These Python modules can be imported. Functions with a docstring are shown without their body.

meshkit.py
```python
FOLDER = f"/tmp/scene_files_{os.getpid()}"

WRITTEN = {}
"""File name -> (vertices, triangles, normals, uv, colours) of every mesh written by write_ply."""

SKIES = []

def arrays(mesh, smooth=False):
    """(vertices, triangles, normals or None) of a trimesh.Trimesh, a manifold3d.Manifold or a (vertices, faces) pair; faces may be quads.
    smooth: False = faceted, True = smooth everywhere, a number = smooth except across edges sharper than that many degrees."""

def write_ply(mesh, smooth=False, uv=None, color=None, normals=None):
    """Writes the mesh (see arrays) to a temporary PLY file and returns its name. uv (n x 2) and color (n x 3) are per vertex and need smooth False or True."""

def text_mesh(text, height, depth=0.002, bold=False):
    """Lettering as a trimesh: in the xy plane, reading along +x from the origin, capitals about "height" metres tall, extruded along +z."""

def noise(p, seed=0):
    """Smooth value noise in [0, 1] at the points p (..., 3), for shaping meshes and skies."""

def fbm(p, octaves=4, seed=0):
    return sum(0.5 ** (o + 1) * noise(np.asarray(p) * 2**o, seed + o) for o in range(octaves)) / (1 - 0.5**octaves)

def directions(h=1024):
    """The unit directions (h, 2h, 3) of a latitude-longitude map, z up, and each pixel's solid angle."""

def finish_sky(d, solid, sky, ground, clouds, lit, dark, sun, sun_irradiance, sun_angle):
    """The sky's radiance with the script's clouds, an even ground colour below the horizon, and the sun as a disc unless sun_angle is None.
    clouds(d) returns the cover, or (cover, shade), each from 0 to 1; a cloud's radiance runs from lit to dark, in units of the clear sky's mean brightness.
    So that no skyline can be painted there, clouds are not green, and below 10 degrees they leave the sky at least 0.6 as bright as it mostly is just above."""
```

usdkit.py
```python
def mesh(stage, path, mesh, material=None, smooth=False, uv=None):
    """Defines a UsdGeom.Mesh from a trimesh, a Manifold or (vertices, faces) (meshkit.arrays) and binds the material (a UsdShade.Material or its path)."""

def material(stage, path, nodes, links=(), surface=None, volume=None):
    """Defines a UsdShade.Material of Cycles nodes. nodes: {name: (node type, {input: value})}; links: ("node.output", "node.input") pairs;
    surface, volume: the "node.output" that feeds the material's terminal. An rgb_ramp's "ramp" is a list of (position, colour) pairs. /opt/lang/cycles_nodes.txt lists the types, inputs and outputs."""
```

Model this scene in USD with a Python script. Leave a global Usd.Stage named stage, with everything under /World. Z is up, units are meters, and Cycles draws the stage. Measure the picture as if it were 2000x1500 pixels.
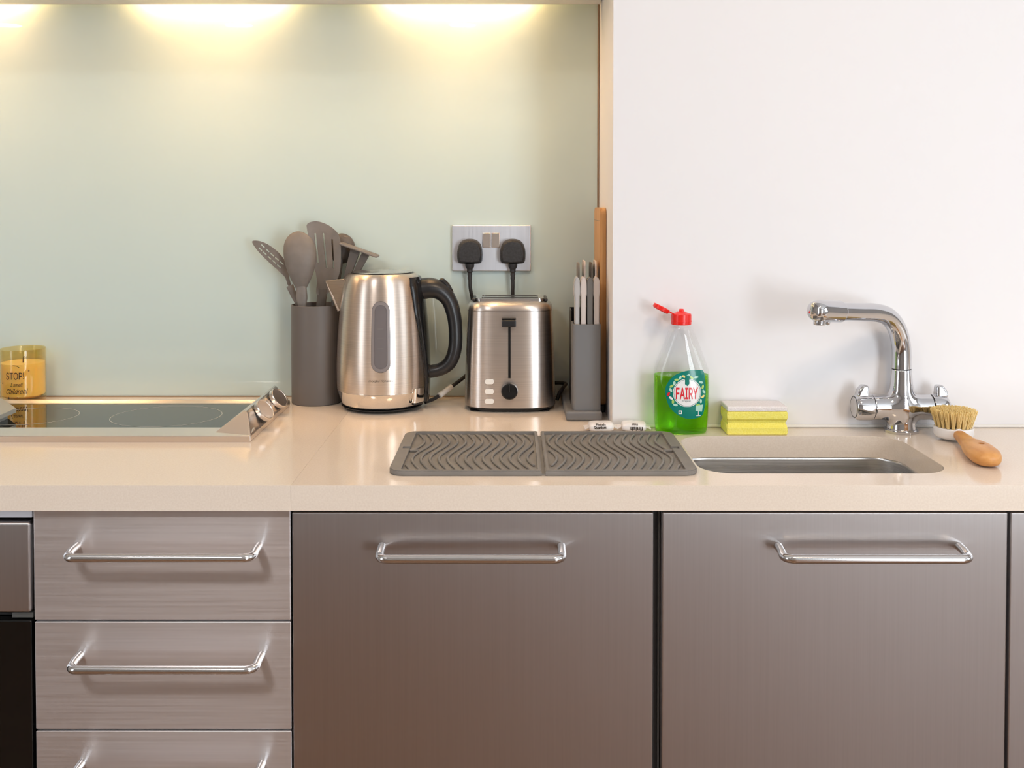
import math, random
import numpy as np
import trimesh
import manifold3d as m3
from manifold3d import Manifold, CrossSection
from shapely.geometry import Polygon, Point, LineString, box as sbox
from shapely import affinity
from pxr import Usd, UsdGeom, UsdLux, UsdShade, Gf, Sdf
import usdkit, meshkit

random.seed(7)
rng = np.random.default_rng(7)
stage = Usd.Stage.CreateInMemory()
UsdGeom.SetStageUpAxis(stage, UsdGeom.Tokens.z)
UsdGeom.SetStageMetersPerUnit(stage, 1.0)
UsdGeom.Xform.Define(stage, '/World')
UsdGeom.Scope.Define(stage, '/World/Looks')

# ------------------------------------------------------------------ camera
# x to the right, y into the wall (worktop's front edge is y = 0), z up
cam = UsdGeom.Camera.Define(stage, '/World/camera')
cam.AddTranslateOp().Set(Gf.Vec3d(0, -1.3084, 1.2639))
cam.AddRotateXOp().Set(90 - 1.5)
cam.CreateHorizontalApertureAttr(36.0)
cam.CreateVerticalApertureAttr(27.0)
cam.CreateFocalLengthAttr(2001.3 / 2000 * 36)
cam.CreateVerticalApertureOffsetAttr(-(750 - 447.4) / 2000 * 36)
cam.CreateClippingRangeAttr(Gf.Vec2f(0.05, 50))
cam.CreateExposureAttr(0.0)

# ------------------------------------------------------------------ lights
def rect_light(name, pos, target, w, h, intensity, color):
    l = UsdLux.RectLight.Define(stage, '/World/' + name)
    p, t = np.array(pos, float), np.array(target, float)
    z = p - t; z /= np.linalg.norm(z)
    x = np.cross([0, 0, 1.0], z); x /= np.linalg.norm(x); y = np.cross(z, x)
    m = Gf.Matrix4d(*x, 0, *y, 0, *z, 0, *p, 1)
    l.AddTransformOp().Set(m)
    l.CreateWidthAttr(w); l.CreateHeightAttr(h)
    l.CreateIntensityAttr(intensity); l.CreateColorAttr(Gf.Vec3f(*color))
    return l

DAY = (0.87, 0.94, 1.0)
rect_light('daylight_right', (2.69, -0.95, 1.45), (0, -0.95, 1.45), 0.95, 1.35, 1.6, DAY)
rect_light('daylight_rear', (1.95, -3.13, 1.12), (1.95, 0, 1.12), 1.0, 2.05, 9.6, DAY)
rect_light('daylight_left', (-2.15, -1.30, 1.35), (0, -1.30, 1.35), 0.75, 1.7, 1.8, DAY)
lamp = UsdLux.DiskLight.Define(stage, '/World/ceiling_lamp_glow')
lamp.AddTranslateOp().Set(Gf.Vec3d(-0.95, -1.55, 2.385))
lamp.CreateRadiusAttr(0.20); lamp.CreateIntensityAttr(41); lamp.CreateColorAttr(Gf.Vec3f(1.0, 0.94, 0.90))
lamp = UsdLux.DiskLight.Define(stage, '/World/ceiling_panel_glow')
lamp.AddTranslateOp().Set(Gf.Vec3d(0.55, -1.0, 2.405))
lamp.CreateRadiusAttr(0.22); lamp.CreateIntensityAttr(25); lamp.CreateColorAttr(Gf.Vec3f(1.0, 0.76, 0.52))
STRIP_POWER, STRIP_COLOR = 165.0, (1.0, 0.59, 0.26)
SPOT_POWER, SPOT_COLOR = 128.0, (1.0, 0.60, 0.29)
dome = UsdLux.DomeLight.Define(stage, '/World/outdoors')
dome.CreateIntensityAttr(0.6); dome.CreateColorAttr(Gf.Vec3f(0.85, 0.93, 1.0))

# ------------------------------------------------------------------ materials
def mat(name, color, rough=0.5, metal=0.0, **kw):
    return usdkit.material(stage, '/World/Looks/' + name, {"p": ("principled_bsdf", dict(base_color=color, roughness=rough, metallic=metal, **kw))}, surface="p.BSDF")

def brushed(name, color, rough, aniso, tangent, grain, var=0.06, cvar=0.06, bump=0.0):
    """brushed metal: tangent = the direction in which reflections smear, grain = noise scale along x, y, z"""
    nodes = {"c": ("texture_coordinate", {}), "m": ("mapping", {"scale": grain}),
             "n": ("noise_texture", {"scale": 1.0, "detail": 3.0, "roughness": 0.6}),
             "r": ("map_range", {"from_min": 0.3, "from_max": 0.7, "to_min": rough - var, "to_max": rough + var}),
             "k": ("rgb_ramp", {"ramp": [(0.3, tuple(x * (1 - cvar) for x in color)), (0.7, tuple(min(1, x * (1 + cvar)) for x in color))]}),
             "t": ("combine_xyz", dict(x=tangent[0], y=tangent[1], z=tangent[2])),
             "p": ("principled_bsdf", dict(metallic=1.0, anisotropic=aniso))}
    links = [("c.object", "m.vector"), ("m.vector", "n.vector"), ("n.fac", "r.value"), ("n.fac", "k.fac"),
             ("k.color", "p.base_color"), ("r.result", "p.roughness"), ("t.vector", "p.tangent")]
    return usdkit.material(stage, '/World/Looks/' + name, nodes, links, surface="p.BSDF")

def speckled(name, c1, c2, scale, rough, bump=0.0, stretch=(1, 1, 1), detail=3.0, **kw):
    nodes = {"c": ("texture_coordinate", {}), "m": ("mapping", {"scale": stretch}),
             "n": ("noise_texture", {"scale": scale, "detail": detail}),
             "k": ("rgb_ramp", {"ramp": [(0.35, c1), (0.65, c2)]}),
             "p": ("principled_bsdf", dict(roughness=rough, **kw))}
    links = [("c.object", "m.vector"), ("m.vector", "n.vector"), ("n.fac", "k.fac"), ("k.color", "p.base_color")]
    if bump:
        nodes["b"] = ("bump", {"strength": bump, "distance": 0.002})
        links += [("n.fac", "b.height"), ("b.normal", "p.normal")]
    return usdkit.material(stage, '/World/Looks/' + name, nodes, links, surface="p.BSDF")

def pane(name, tint, gloss=1.0, f0=0.04, rough=0.02, power=4.0):
    """clear thin sheet: see-through, with a mirror film that grows towards grazing angles"""
    nodes = {"t": ("transparent_bsdf", {"color": tint}), "g": ("glossy_bsdf", {"color": (gloss,) * 3, "roughness": rough}),
             "l": ("layer_weight", {"blend": 0.5}), "p": ("math", {"math_type": "power", "value2": power}),
             "a": ("math", {"math_type": "multiply_add", "value2": 0.75, "value3": f0}), "x": ("mix_closure", {})}
    return usdkit.material(stage, '/World/Looks/' + name, nodes, [("l.facing", "p.value1"), ("p.value", "a.value1"), ("a.value", "x.fac"), ("t.BSDF", "x.closure1"), ("g.BSDF", "x.closure2")], surface="x.closure")

def glow(name, color, strength):
    return usdkit.material(stage, '/World/Looks/' + name, {"e": ("emission", dict(color=color, strength=strength))}, surface="e.emission")

M = {}
M['wall'] = mat('wall_paint', (0.815, 0.805, 0.825), 0.55)
M['room_wall'] = mat('room_wall_paint', (0.42, 0.40, 0.38), 0.6)
M['ceiling'] = mat('ceiling_paint', (0.85, 0.85, 0.84), 0.8)
M['floor'] = speckled('wood_floor', (0.15, 0.075, 0.038), (0.25, 0.135, 0.07), 6, 0.35, stretch=(1, 14, 1))
M['quartz'] = speckled('quartz', (0.775, 0.67, 0.57), (0.82, 0.72, 0.62), 420, 0.13, specular_ior_level=0.5)
M['glass_green'] = mat('green_glass', (0.575, 0.695, 0.675), 0.35, coat_weight=1.0, coat_roughness=0.015, coat_ior=1.5)
M['cabinet_white'] = mat('cabinet_laminate', (0.88, 0.84, 0.78), 0.4)
M['drawer_steel'] = brushed('drawer_steel', (0.86, 0.83, 0.84), 0.42, 0.78, (0, 0, 1), (5, 5, 420), var=0.03, cvar=0.03)
M['door_steel'] = brushed('door_steel', (0.55, 0.52, 0.515), 0.36, 0.85, (1, 0, 0), (420, 5, 5), var=0.006, cvar=0.006)
M['kettle_steel'] = brushed('kettle_steel', (0.72, 0.635, 0.565), 0.34, 0.8, (0, 0, 1), (6, 6, 1600), var=0.015, cvar=0.015)
M['toaster_steel'] = brushed('toaster_steel', (0.66, 0.61, 0.58), 0.34, 0.8, (0, 0, 1), (6, 6, 1600), var=0.015, cvar=0.015)
M['steel'] = mat('steel', (0.66, 0.64, 0.62), 0.22, 1.0)
M['satin_steel'] = mat('satin_steel', (0.66, 0.65, 0.65), 0.38, 1.0)
M['hob_steel'] = mat('hob_steel', (0.78, 0.72, 0.67), 0.26, 1.0)
M['basin_steel'] = brushed('basin_steel', (0.62, 0.61, 0.60), 0.28, 0.5, (1, 0, 0), (5, 5, 200))
M['chrome'] = mat('chrome', (0.66, 0.66, 0.68), 0.06, 1.0)
M['bar_chrome'] = mat('bar_chrome', (0.78, 0.77, 0.77), 0.13, 1.0)
M['polished'] = mat('polished_steel', (0.78, 0.74, 0.70), 0.05, 1.0)
M['dark'] = mat('dark_carcass', (0.03, 0.028, 0.028), 0.6)
M['edge_grey'] = mat('edge_grey', (0.10, 0.10, 0.095), 0.5)
M['black_plastic'] = mat('black_plastic', (0.016, 0.016, 0.018), 0.32)
M['black_gloss'] = mat('black_gloss', (0.012, 0.012, 0.013), 0.08)
M['rubber'] = mat('black_rubber', (0.022, 0.022, 0.024), 0.55)
M['plug_black'] = speckled('plug_black', (0.016, 0.016, 0.018), (0.030, 0.030, 0.033), 300, 0.55)
M['oven_glass'] = mat('oven_glass', (0.004, 0.004, 0.004), 0.06)
M['hob_glass'] = mat('hob_glass', (0.012, 0.014, 0.013), 0.03, specular_ior_level=0.9)
M['hob_mark'] = mat('hob_mark', (0.42, 0.44, 0.42), 0.3)
M['silicone'] = speckled('grey_silicone', (0.195, 0.182, 0.170), (0.220, 0.205, 0.192), 30, 0.55)
M['utensil'] = speckled('utensil_grey', (0.168, 0.150, 0.136), (0.205, 0.182, 0.165), 40, 0.5)
M['utensil_dark'] = mat('utensil_dark', (0.115, 0.10, 0.09), 0.5)
M['holder'] = mat('holder_grey', (0.135, 0.12, 0.112), 0.5)
M['knife_block'] = mat('knife_block_grey', (0.17, 0.17, 0.175), 0.45)
M['knife_grey'] = mat('knife_light_grey', (0.46, 0.45, 0.45), 0.45)
M['knife_cream'] = mat('knife_cream', (0.62, 0.55, 0.52), 0.45)
M['knife_dark'] = mat('knife_dark_grey', (0.16, 0.155, 0.15), 0.45)
M['bamboo'] = speckled('bamboo', (0.50, 0.25, 0.085), (0.66, 0.37, 0.15), 14, 0.45, stretch=(10, 10, 0.7))
M['bamboo_handle'] = speckled('bamboo_handle', (0.55, 0.24, 0.065), (0.74, 0.38, 0.125), 30, 0.42, stretch=(1.6, 0.5, 2.6), detail=4.0)
M['white_plastic'] = mat('white_plastic', (0.82, 0.81, 0.82), 0.35)
M['bristle'] = usdkit.material(stage, '/World/Looks/bristle', {"d": ("diffuse_bsdf", {"color": (1.0, 0.87, 0.52)}), "t": ("translucent_bsdf", {"color": (1.0, 0.88, 0.56)}), "x": ("mix_closure", {"fac": 0.5})}, [("d.BSDF", "x.closure1"), ("t.BSDF", "x.closure2")], surface="x.closure")
M['sponge'] = speckled('sponge_yellow', (0.90, 0.80, 0.13), (0.95, 0.86, 0.22), 500, 0.9, bump=0.4)
M['pad'] = speckled('scouring_pad', (0.80, 0.74, 0.73), (0.88, 0.83, 0.82), 700, 0.95, bump=0.5)
M['red_plastic'] = mat('red_plastic', (0.84, 0.018, 0.012), 0.3)
M['bottle'] = pane('clear_plastic', (0.955, 0.955, 0.95), 1.0, 0.04, 0.03)
M['liquid'] = usdkit.material(stage, '/World/Looks/washing_up_liquid',
    {"a": ("principled_bsdf", dict(base_color=(0.46, 0.93, 0.02), roughness=0.04, transmission_weight=1.0, ior=1.33)),
     "t": ("transparent_bsdf", {"color": (0.50, 0.92, 0.03)}), "x": ("mix_closure", {"fac": 0.45})},
    [("a.BSDF", "x.closure1"), ("t.BSDF", "x.closure2")], surface="x.closure")
M['label_teal'] = mat('label_teal', (0.0, 0.20, 0.155), 0.16)
M['label_white'] = mat('label_white', (0.84, 0.84, 0.84), 0.16)
M['label_mint'] = mat('label_mint', (0.45, 0.72, 0.60), 0.16)
M['label_red'] = mat('label_red', (0.70, 0.02, 0.035), 0.2)
M['label_lime'] = mat('label_lime', (0.40, 0.62, 0.16), 0.2)
M['label_yellow'] = mat('label_yellow', (0.80, 0.70, 0.25), 0.2)
M['label_ink'] = mat('label_ink', (0.05, 0.08, 0.08), 0.4)
M['candle_glass'] = pane('amber_glass', (0.97, 0.90, 0.70), 1.0, 0.04, 0.02)
M['wax'] = mat('wax', (0.97, 0.73, 0.36), 0.45, subsurface_weight=0.3, subsurface_scale=0.01)
M['print_black'] = mat('print_black', (0.035, 0.02, 0.012), 0.5)
M['print_grey'] = mat('print_grey', (0.18, 0.16, 0.15), 0.5)
M['window_plastic'] = mat('window_plastic', (0.16, 0.145, 0.15), 0.12)
M['window_frame'] = mat('window_frame_plastic', (0.23, 0.205, 0.205), 0.25)
M['brass'] = mat('switch_metal', (0.70, 0.62, 0.56), 0.28, 1.0)
M['socket'] = brushed('socket_steel', (0.74, 0.75, 0.79), 0.40, 0.3, (1, 0, 0), (300, 5, 5), var=0.03, cvar=0.03)
M['lit_button'] = mat('button_white', (0.86, 0.84, 0.80), 0.3)
M['foil'] = speckled('wrapper', (0.78, 0.75, 0.76), (0.88, 0.86, 0.86), 45, 0.25)
M['sealant'] = mat('sealant', (0.30, 0.21, 0.14), 0.5)
M['sealant_white'] = mat('sealant_white', (0.80, 0.78, 0.75), 0.4)
M['tray'] = mat('grey_tray', (0.34, 0.36, 0.35), 0.4)
M['filler'] = mat('filler_white', (0.70, 0.72, 0.78), 0.4)
M['led'] = glow('strip_glow', STRIP_COLOR, STRIP_POWER)
M['spot'] = glow('spot_glow', SPOT_COLOR, SPOT_POWER)
M['lamp_glass'] = glow('lamp_glow', (1.0, 0.87, 0.74), 4.0)
M['tag'] = mat('cable_tag', (0.80, 0.78, 0.76), 0.4)

# ------------------------------------------------------------------ scene tree helpers
def free(path):
    if not stage.GetPrimAtPath(path):
        return path
    k = 1
    while stage.GetPrimAtPath(f'{path}_{k:03d}'):
        k += 1
    return f'{path}_{k:03d}'

def keys(prim, **kw):
    for k, v in kw.items():
        if v:
            prim.SetCustomDataByKey(k, v)

class Thing:
    """an Xform at the thing's base; parts are given in world metres"""
    def __init__(self, name, label, category=None, loc=(0, 0, 0), group=None, kind=None):
        self.path = free('/World/' + name)
        self.loc = np.array(loc, float)
        x = UsdGeom.Xform.Define(stage, self.path)
        x.AddTranslateOp().Set(Gf.Vec3d(*map(float, loc)))
        keys(x.GetPrim(), label=label, category=category, group=group, kind=kind)
        self.prim = x.GetPrim()
    def add(self, name, mesh, material, smooth=30, under=None, label=None, kind=None):
        v, f = raw(mesh)
        path = free((under or self.path) + '/' + name)
        m = usdkit.mesh(stage, path, (v - self.loc, f), M[material], smooth=smooth)
        keys(m.GetPrim(), label=label, kind=kind)
        return path

def copy_thing(first, name, loc, label, rotz=0):
    path = free('/World/' + name)
    x = UsdGeom.Xform.Define(stage, path)
    p = x.GetPrim()
    p.GetReferences().AddInternalReference(first.path)
    x.ClearXformOpOrder()
    x.GetPrim().GetAttribute('xformOp:translate').Set(Gf.Vec3d(*map(float, loc)))
    x.SetXformOpOrder([UsdGeom.XformOp(x.GetPrim().GetAttribute('xformOp:translate'))])
    p.SetInstanceable(True)
    for k, v in first.prim.GetCustomData().items():
        p.SetCustomDataByKey(k, v)
    p.SetCustomDataByKey('label', label)
    return p

def single(name, mesh, material, label, category=None, smooth=30, kind=None, group=None):
    v, f = raw(mesh)
    m = usdkit.mesh(stage, free('/World/' + name), (v, f), M[material], smooth=smooth)
    keys(m.GetPrim(), label=label, category=category, kind=kind, group=group)
    return m

def raw(mesh):
    if hasattr(mesh, 'to_mesh'):
        q = mesh.to_mesh()
        return np.asarray(q.vert_properties[:, :3], float), np.asarray(q.tri_verts, int)
    if isinstance(mesh, tuple):
        return np.asarray(mesh[0], float), np.asarray(mesh[1], int)
    return np.asarray(mesh.vertices, float), np.asarray(mesh.faces, int)

def join(*ms):
    vs, fs, n = [], [], 0
    for m in ms:
        v, f = raw(m)
        vs.append(v); fs.append(f + n); n += len(v)
    return np.vstack(vs), np.vstack(fs)

# ------------------------------------------------------------------ shape helpers
def box(lo, hi):
    lo, hi = np.minimum(lo, hi), np.maximum(lo, hi)
    return Manifold.cube([float(x) for x in hi - lo]).translate([float(x) for x in lo])

def rbox(lo, hi, r, seg=12):
    lo, hi = np.minimum(lo, hi).astype(float), np.maximum(lo, hi).astype(float)
    r = min(r, float((hi - lo).min()) / 2 - 1e-5)
    s = Manifold.sphere(r, seg)
    return Manifold.batch_hull([s.translate([float(x), float(y), float(z)]) for x in (lo[0] + r, hi[0] - r) for y in (lo[1] + r, hi[1] - r) for z in (lo[2] + r, hi[2] - r)])

def poly_cs(poly):
    polys = [poly] if poly.geom_type == 'Polygon' else list(poly.geoms)
    loops = []
    for p in polys:
        loops.append(np.array(p.exterior.coords)[:-1])
        loops += [np.array(i.coords)[:-1] for i in p.interiors]
    return CrossSection(loops, m3.FillRule.EvenOdd)

def extr(poly, z0, z1):
    return poly_cs(poly).extrude(z1 - z0).translate([0, 0, z0])

def extr_y(poly, y0, y1):
    """polygon in (x, z) extruded from y0 to y1"""
    return poly_cs(poly).extrude(y1 - y0).transform([[1, 0, 0, 0], [0, 0, -1, y1], [0, 1, 0, 0]])

def extr_x(poly, x0, x1):
    """polygon in (y, z) extruded from x0 to x1"""
    return poly_cs(poly).extrude(x1 - x0).transform([[0, 0, 1, x0], [1, 0, 0, 0], [0, 1, 0, 0]])

def rrect(x0, y0, x1, y1, r, n=8):
    return sbox(x0 + r, y0 + r, x1 - r, y1 - r).buffer(r, quad_segs=n)

def hull_pts(pts):
    return Manifold.hull_points(np.asarray(pts, float))

def catmull(pts, n=8, closed=False):
    p = np.asarray(pts, float)
    if closed:
        q = np.vstack([p[-1], p, p[0], p[1]])
    else:
        q = np.vstack([2 * p[0] - p[1], p, 2 * p[-1] - p[-2]])
    out = []
    for i in range(1, len(q) - 2):
        for t in np.linspace(0, 1, n, endpoint=False):
            a, b, c, d = q[i - 1], q[i], q[i + 1], q[i + 2]
            out.append(0.5 * ((2 * b) + (-a + c) * t + (2 * a - 5 * b + 4 * c - d) * t * t + (-a + 3 * b - 3 * c + d) * t ** 3))
    if not closed:
        out.append(p[-1])
    return np.array(out)

def sweep(path, radius, seg=16, ry=None, side=None):
    """tube along path; radius along the 'side' direction, ry across; caps closed"""
    p = np.asarray(path, float); n = len(p)
    ra = np.broadcast_to(np.asarray(radius, float), (n,)); rb = ra if ry is None else np.broadcast_to(np.asarray(ry, float), (n,))
    t = np.gradient(p, axis=0); t /= np.linalg.norm(t, axis=1, keepdims=True)
    u = np.array(side if side is not None else ([0, 0, 1.0] if abs(t[0][2]) < 0.9 else [1.0, 0, 0]), float)
    V = []
    a = np.linspace(0, 2 * np.pi, seg, endpoint=False)
    for i in range(n):
        u = u - t[i] * np.dot(u, t[i]); u /= np.linalg.norm(u)
        w = np.cross(t[i], u)
        V.append(p[i] + np.outer(np.cos(a) * ra[i], u) + np.outer(np.sin(a) * rb[i], w))
    V = np.vstack(V + [p[:1], p[-1:]])
    F = []
    for i in range(n - 1):
        for k in range(seg):
            j = (k + 1) % seg
            A, B, C, D = i * seg + k, i * seg + j, (i + 1) * seg + j, (i + 1) * seg + k
            F += [[A, B, C], [A, C, D]]
    e = n * seg
    for k in range(seg):
        j = (k + 1) % seg
        F += [[e, j, k], [e + 1, (n - 1) * seg + k, (n - 1) * seg + j]]
    return V, np.array(F)

def capsule_ends(path, r, k=4):
    """path and radii with rounded ends"""
    p = np.asarray(path, float); r = np.broadcast_to(np.asarray(r, float), (len(p),))
    d0 = (p[0] - p[1]) / np.linalg.norm(p[0] - p[1]); d1 = (p[-1] - p[-2]) / np.linalg.norm(p[-1] - p[-2])
    a = np.linspace(0.12, np.pi / 2, k, endpoint=False)
    P = [p[0] + d0 * r[0] * math.cos(x) for x in a] + list(p) + [p[-1] + d1 * r[-1] * math.cos(x) for x in a[::-1]]
    R = [r[0] * math.sin(x) for x in a] + list(r) + [r[-1] * math.sin(x) for x in a[::-1]]
    return np.array(P), np.array(R)

def lathe(profile, c=(0, 0), seg=64, sx=1.0, sy=1.0):
    """profile: (r, z) listed so that the outside is on the right going up; closed where r = 0"""
    pr = np.asarray(profile, float); n = len(pr)
    a = np.linspace(0, 2 * np.pi, seg, endpoint=False)
    V = np.vstack([np.column_stack([c[0] + r * np.cos(a) * sx, c[1] + r * np.sin(a) * sy, np.full(seg, z)]) for r, z in pr])
    F = []
    for i in range(n - 1):
        for k in range(seg):
            j = (k + 1) % seg
            A, B, C, D = i * seg + k, i * seg + j, (i + 1) * seg + j, (i + 1) * seg + k
            if pr[i][0] > 1e-9: F.append([A, B, C])
            if pr[i + 1][0] > 1e-9: F.append([A, C, D])
    tm = trimesh.Trimesh(V, np.array(F), process=False)
    tm.merge_vertices()
    return np.array(tm.vertices), np.array(tm.faces)

def loft(rings, caps=True):
    """rings: list of (n, 3) loops, counter-clockwise seen from the end the last ring faces"""
    n = len(rings[0]); V = np.vstack(rings); F = []
    for i in range(len(rings) - 1):
        for k in range(n):
            j = (k + 1) % n
            A, B, C, D = i * n + k, i * n + j, (i + 1) * n + j, (i + 1) * n + k
            F += [[A, B, C], [A, C, D]]
    if caps:
        V = np.vstack([V, rings[0].mean(0), rings[-1].mean(0)]); e = len(V) - 2
        for k in range(n):
            j = (k + 1) % n
            F += [[e, j, k], [e + 1, (len(rings) - 1) * n + k, (len(rings) - 1) * n + j]]
    return V, np.array(F)

def fine(mesh, size):
    v, f = raw(mesh)
    v, f = trimesh.remesh.subdivide_to_size(v, f, size, max_iter=12)
    return v, f

def text(s, h, bold=False, depth=0.0003, center=True, width=None, shear=0.0):
    """lettering in (x, y), thickness along z"""
    t = meshkit.text_mesh(s, h, depth, bold)
    v, f = np.array(t.vertices), np.array(t.faces)
    if width:
        v[:, 0] *= width / np.ptp(v[:, 0])
    v[:, 0] += shear * v[:, 1]
    if center:
        v[:, 0] -= (v[:, 0].min() + v[:, 0].max()) / 2
    return v, f

def fmap(mesh, fn, flip=False):
    v, f = raw(mesh)
    return fn(v), (f[:, ::-1] if flip else f)

def on_front(mesh, x, y, z):
    """(x, y, thickness) -> upright on a face that looks towards -y"""
    return fmap(mesh, lambda v: np.column_stack([v[:, 0] + x, y - v[:, 2], v[:, 1] + z]))

def superellipse(w, d, n, k=72):
    a = np.linspace(0, 2 * np.pi, k, endpoint=False)
    c, s = np.cos(a), np.sin(a)
    return np.column_stack([w * np.sign(c) * np.abs(c) ** (2 / n), d * np.sign(s) * np.abs(s) ** (2 / n)])

TOP = 0.90
GLASS = 0.600
WALL = 0.3384

# ================================================================== the setting
def struct(name, mesh, material, label, smooth=30):
    return single(name, mesh, material, label, kind='structure', smooth=smooth)

struct('floor', box((-2.2, -3.2, -0.05), (2.75, 0.75, 0.0)), 'floor', 'brown wooden floor of the kitchen')
struct('ceiling', box((-2.2, -3.2, 2.45), (2.75, 0.75, 2.5)), 'ceiling', 'white ceiling of the kitchen')
struct('wall_back', box((-2.2, 0.6075, 0.0), (0.1618, 0.75, 2.45)), 'wall', 'white wall behind the green glass splashback')
struct('wall_right', box((0.1622, WALL, 0.0), (2.7, 0.75, 2.45)), 'wall', 'white painted wall behind the sink, standing proud of the splashback')
# walls behind and beside the camera, with the three windows that light the room
def wall_with_hole(lo, hi, hlo, hhi):
    return box(lo, hi) - box(hlo, hhi)
struct('wall_side', wall_with_hole((2.7, -3.2, 0), (2.8, 0.75, 2.45), (2.6, -1.43, 0.77), (2.9, -0.47, 2.13)), 'room_wall', 'white side wall with a window, to the right of the camera')
struct('wall_rear', wall_with_hole((-2.2, -3.25, 0), (2.75, -3.15, 2.45), (1.45, -3.4, 0.09), (2.45, -3.0, 2.15)), 'room_wall', 'white wall with a window behind the camera')
struct('wall_left', wall_with_hole((-2.3, -3.2, 0), (-2.2, 0.75, 2.45), (-2.4, -1.68, 0.5), (-2.1, -0.92, 2.2)), 'room_wall', 'white wall with a window to the left of the camera')
def window(name, axis, a0, a1, z0, z1, at):
    t = Thing(name, 'white window frame outside the picture', None, (0, 0, 0), kind='structure')
    def bar(p0, p1, q0, q1):
        if axis == 'y': return box((p0, at - 0.02, q0), (p1, at + 0.02, q1))
        return box((at - 0.02, p0, q0), (at + 0.02, p1, q1))
    w = 0.035
    t.add('frame', join(bar(a0, a0 + w, z0, z1), bar(a1 - w, a1, z0, z1), bar(a0 + w, a1 - w, z0, z0 + w), bar(a0 + w, a1 - w, z1 - w, z1)), 'white_plastic')
    t.add('glazing_bar', bar((a0 + a1) / 2 - 0.012, (a0 + a1) / 2 + 0.012, z0 + w, z1 - w), 'white_plastic')
window('window_1', 'x', -1.43, -0.47, 0.77, 2.13, 2.662)
window('window_2', 'y', 1.45, 2.45, 0.09, 2.15, -3.105)
window('window_3', 'x', -1.68, -0.92, 0.5, 2.2, -2.122)
struct('trim_1', join(rbox((0.1645, WALL - 0.0045, TOP + 0.0002), (2.65, WALL - 0.0002, TOP + 0.0055), 0.002)), 'sealant_white', 'white sealant bead along the foot of the white wall')

# ================================================================== splashback
t = Thing('splashback', 'pale green back-painted glass splashback behind the hob, kettle and toaster', 'splashback', (-0.7, GLASS, TOP))
t.add('glass_panel', box((-2.15, GLASS, TOP + 0.001), (0.1585, GLASS + 0.006, 1.90)), 'glass_green')
t.add('sealant', box((-2.15, GLASS - 0.0015, TOP + 0.0003), (0.158, GLASS - 0.0001, TOP + 0.0022)), 'sealant', label='thin brown sealant line along the foot of the glass')
t.add('edge_strip', box((0.1587, GLASS - 0.003, TOP + 0.001), (0.1615, GLASS + 0.006, 1.90)), 'sealant', label='thin brown strip down the right edge of the glass')

# ================================================================== wall cabinet and its lights
SOFFIT = 1.6252
t = Thing('wall_cabinet', 'cream wall cabinet over the splashback, only its underside in view', 'cabinet', (-0.9, 0.46, SOFFIT))
cans = Manifold.batch_boolean([Manifold.cylinder(0.034, 0.027, 0.027, 48).translate([x, 0.415, SOFFIT - 0.001]) for x in (-0.555, -0.100, -1.025)], m3.OpType.Add)
t.add('bottom_panel', rbox((-2.15, 0.30, SOFFIT), (0.1600, 0.572, SOFFIT + 0.018), 0.0012) - cans, 'cabinet_white')
t.add('carcass', box((-2.15, 0.32, SOFFIT + 0.0182), (0.1600, 0.572, 2.40)) - cans, 'cabinet_white')
for k in range(4):
    x0 = -2.15 + k * 0.5775
    t.add('door', rbox((x0 + 0.0015, 0.30, SOFFIT + 0.02), (x0 + 0.576, 0.3195, 2.40), 0.0015), 'cabinet_white')

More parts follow.
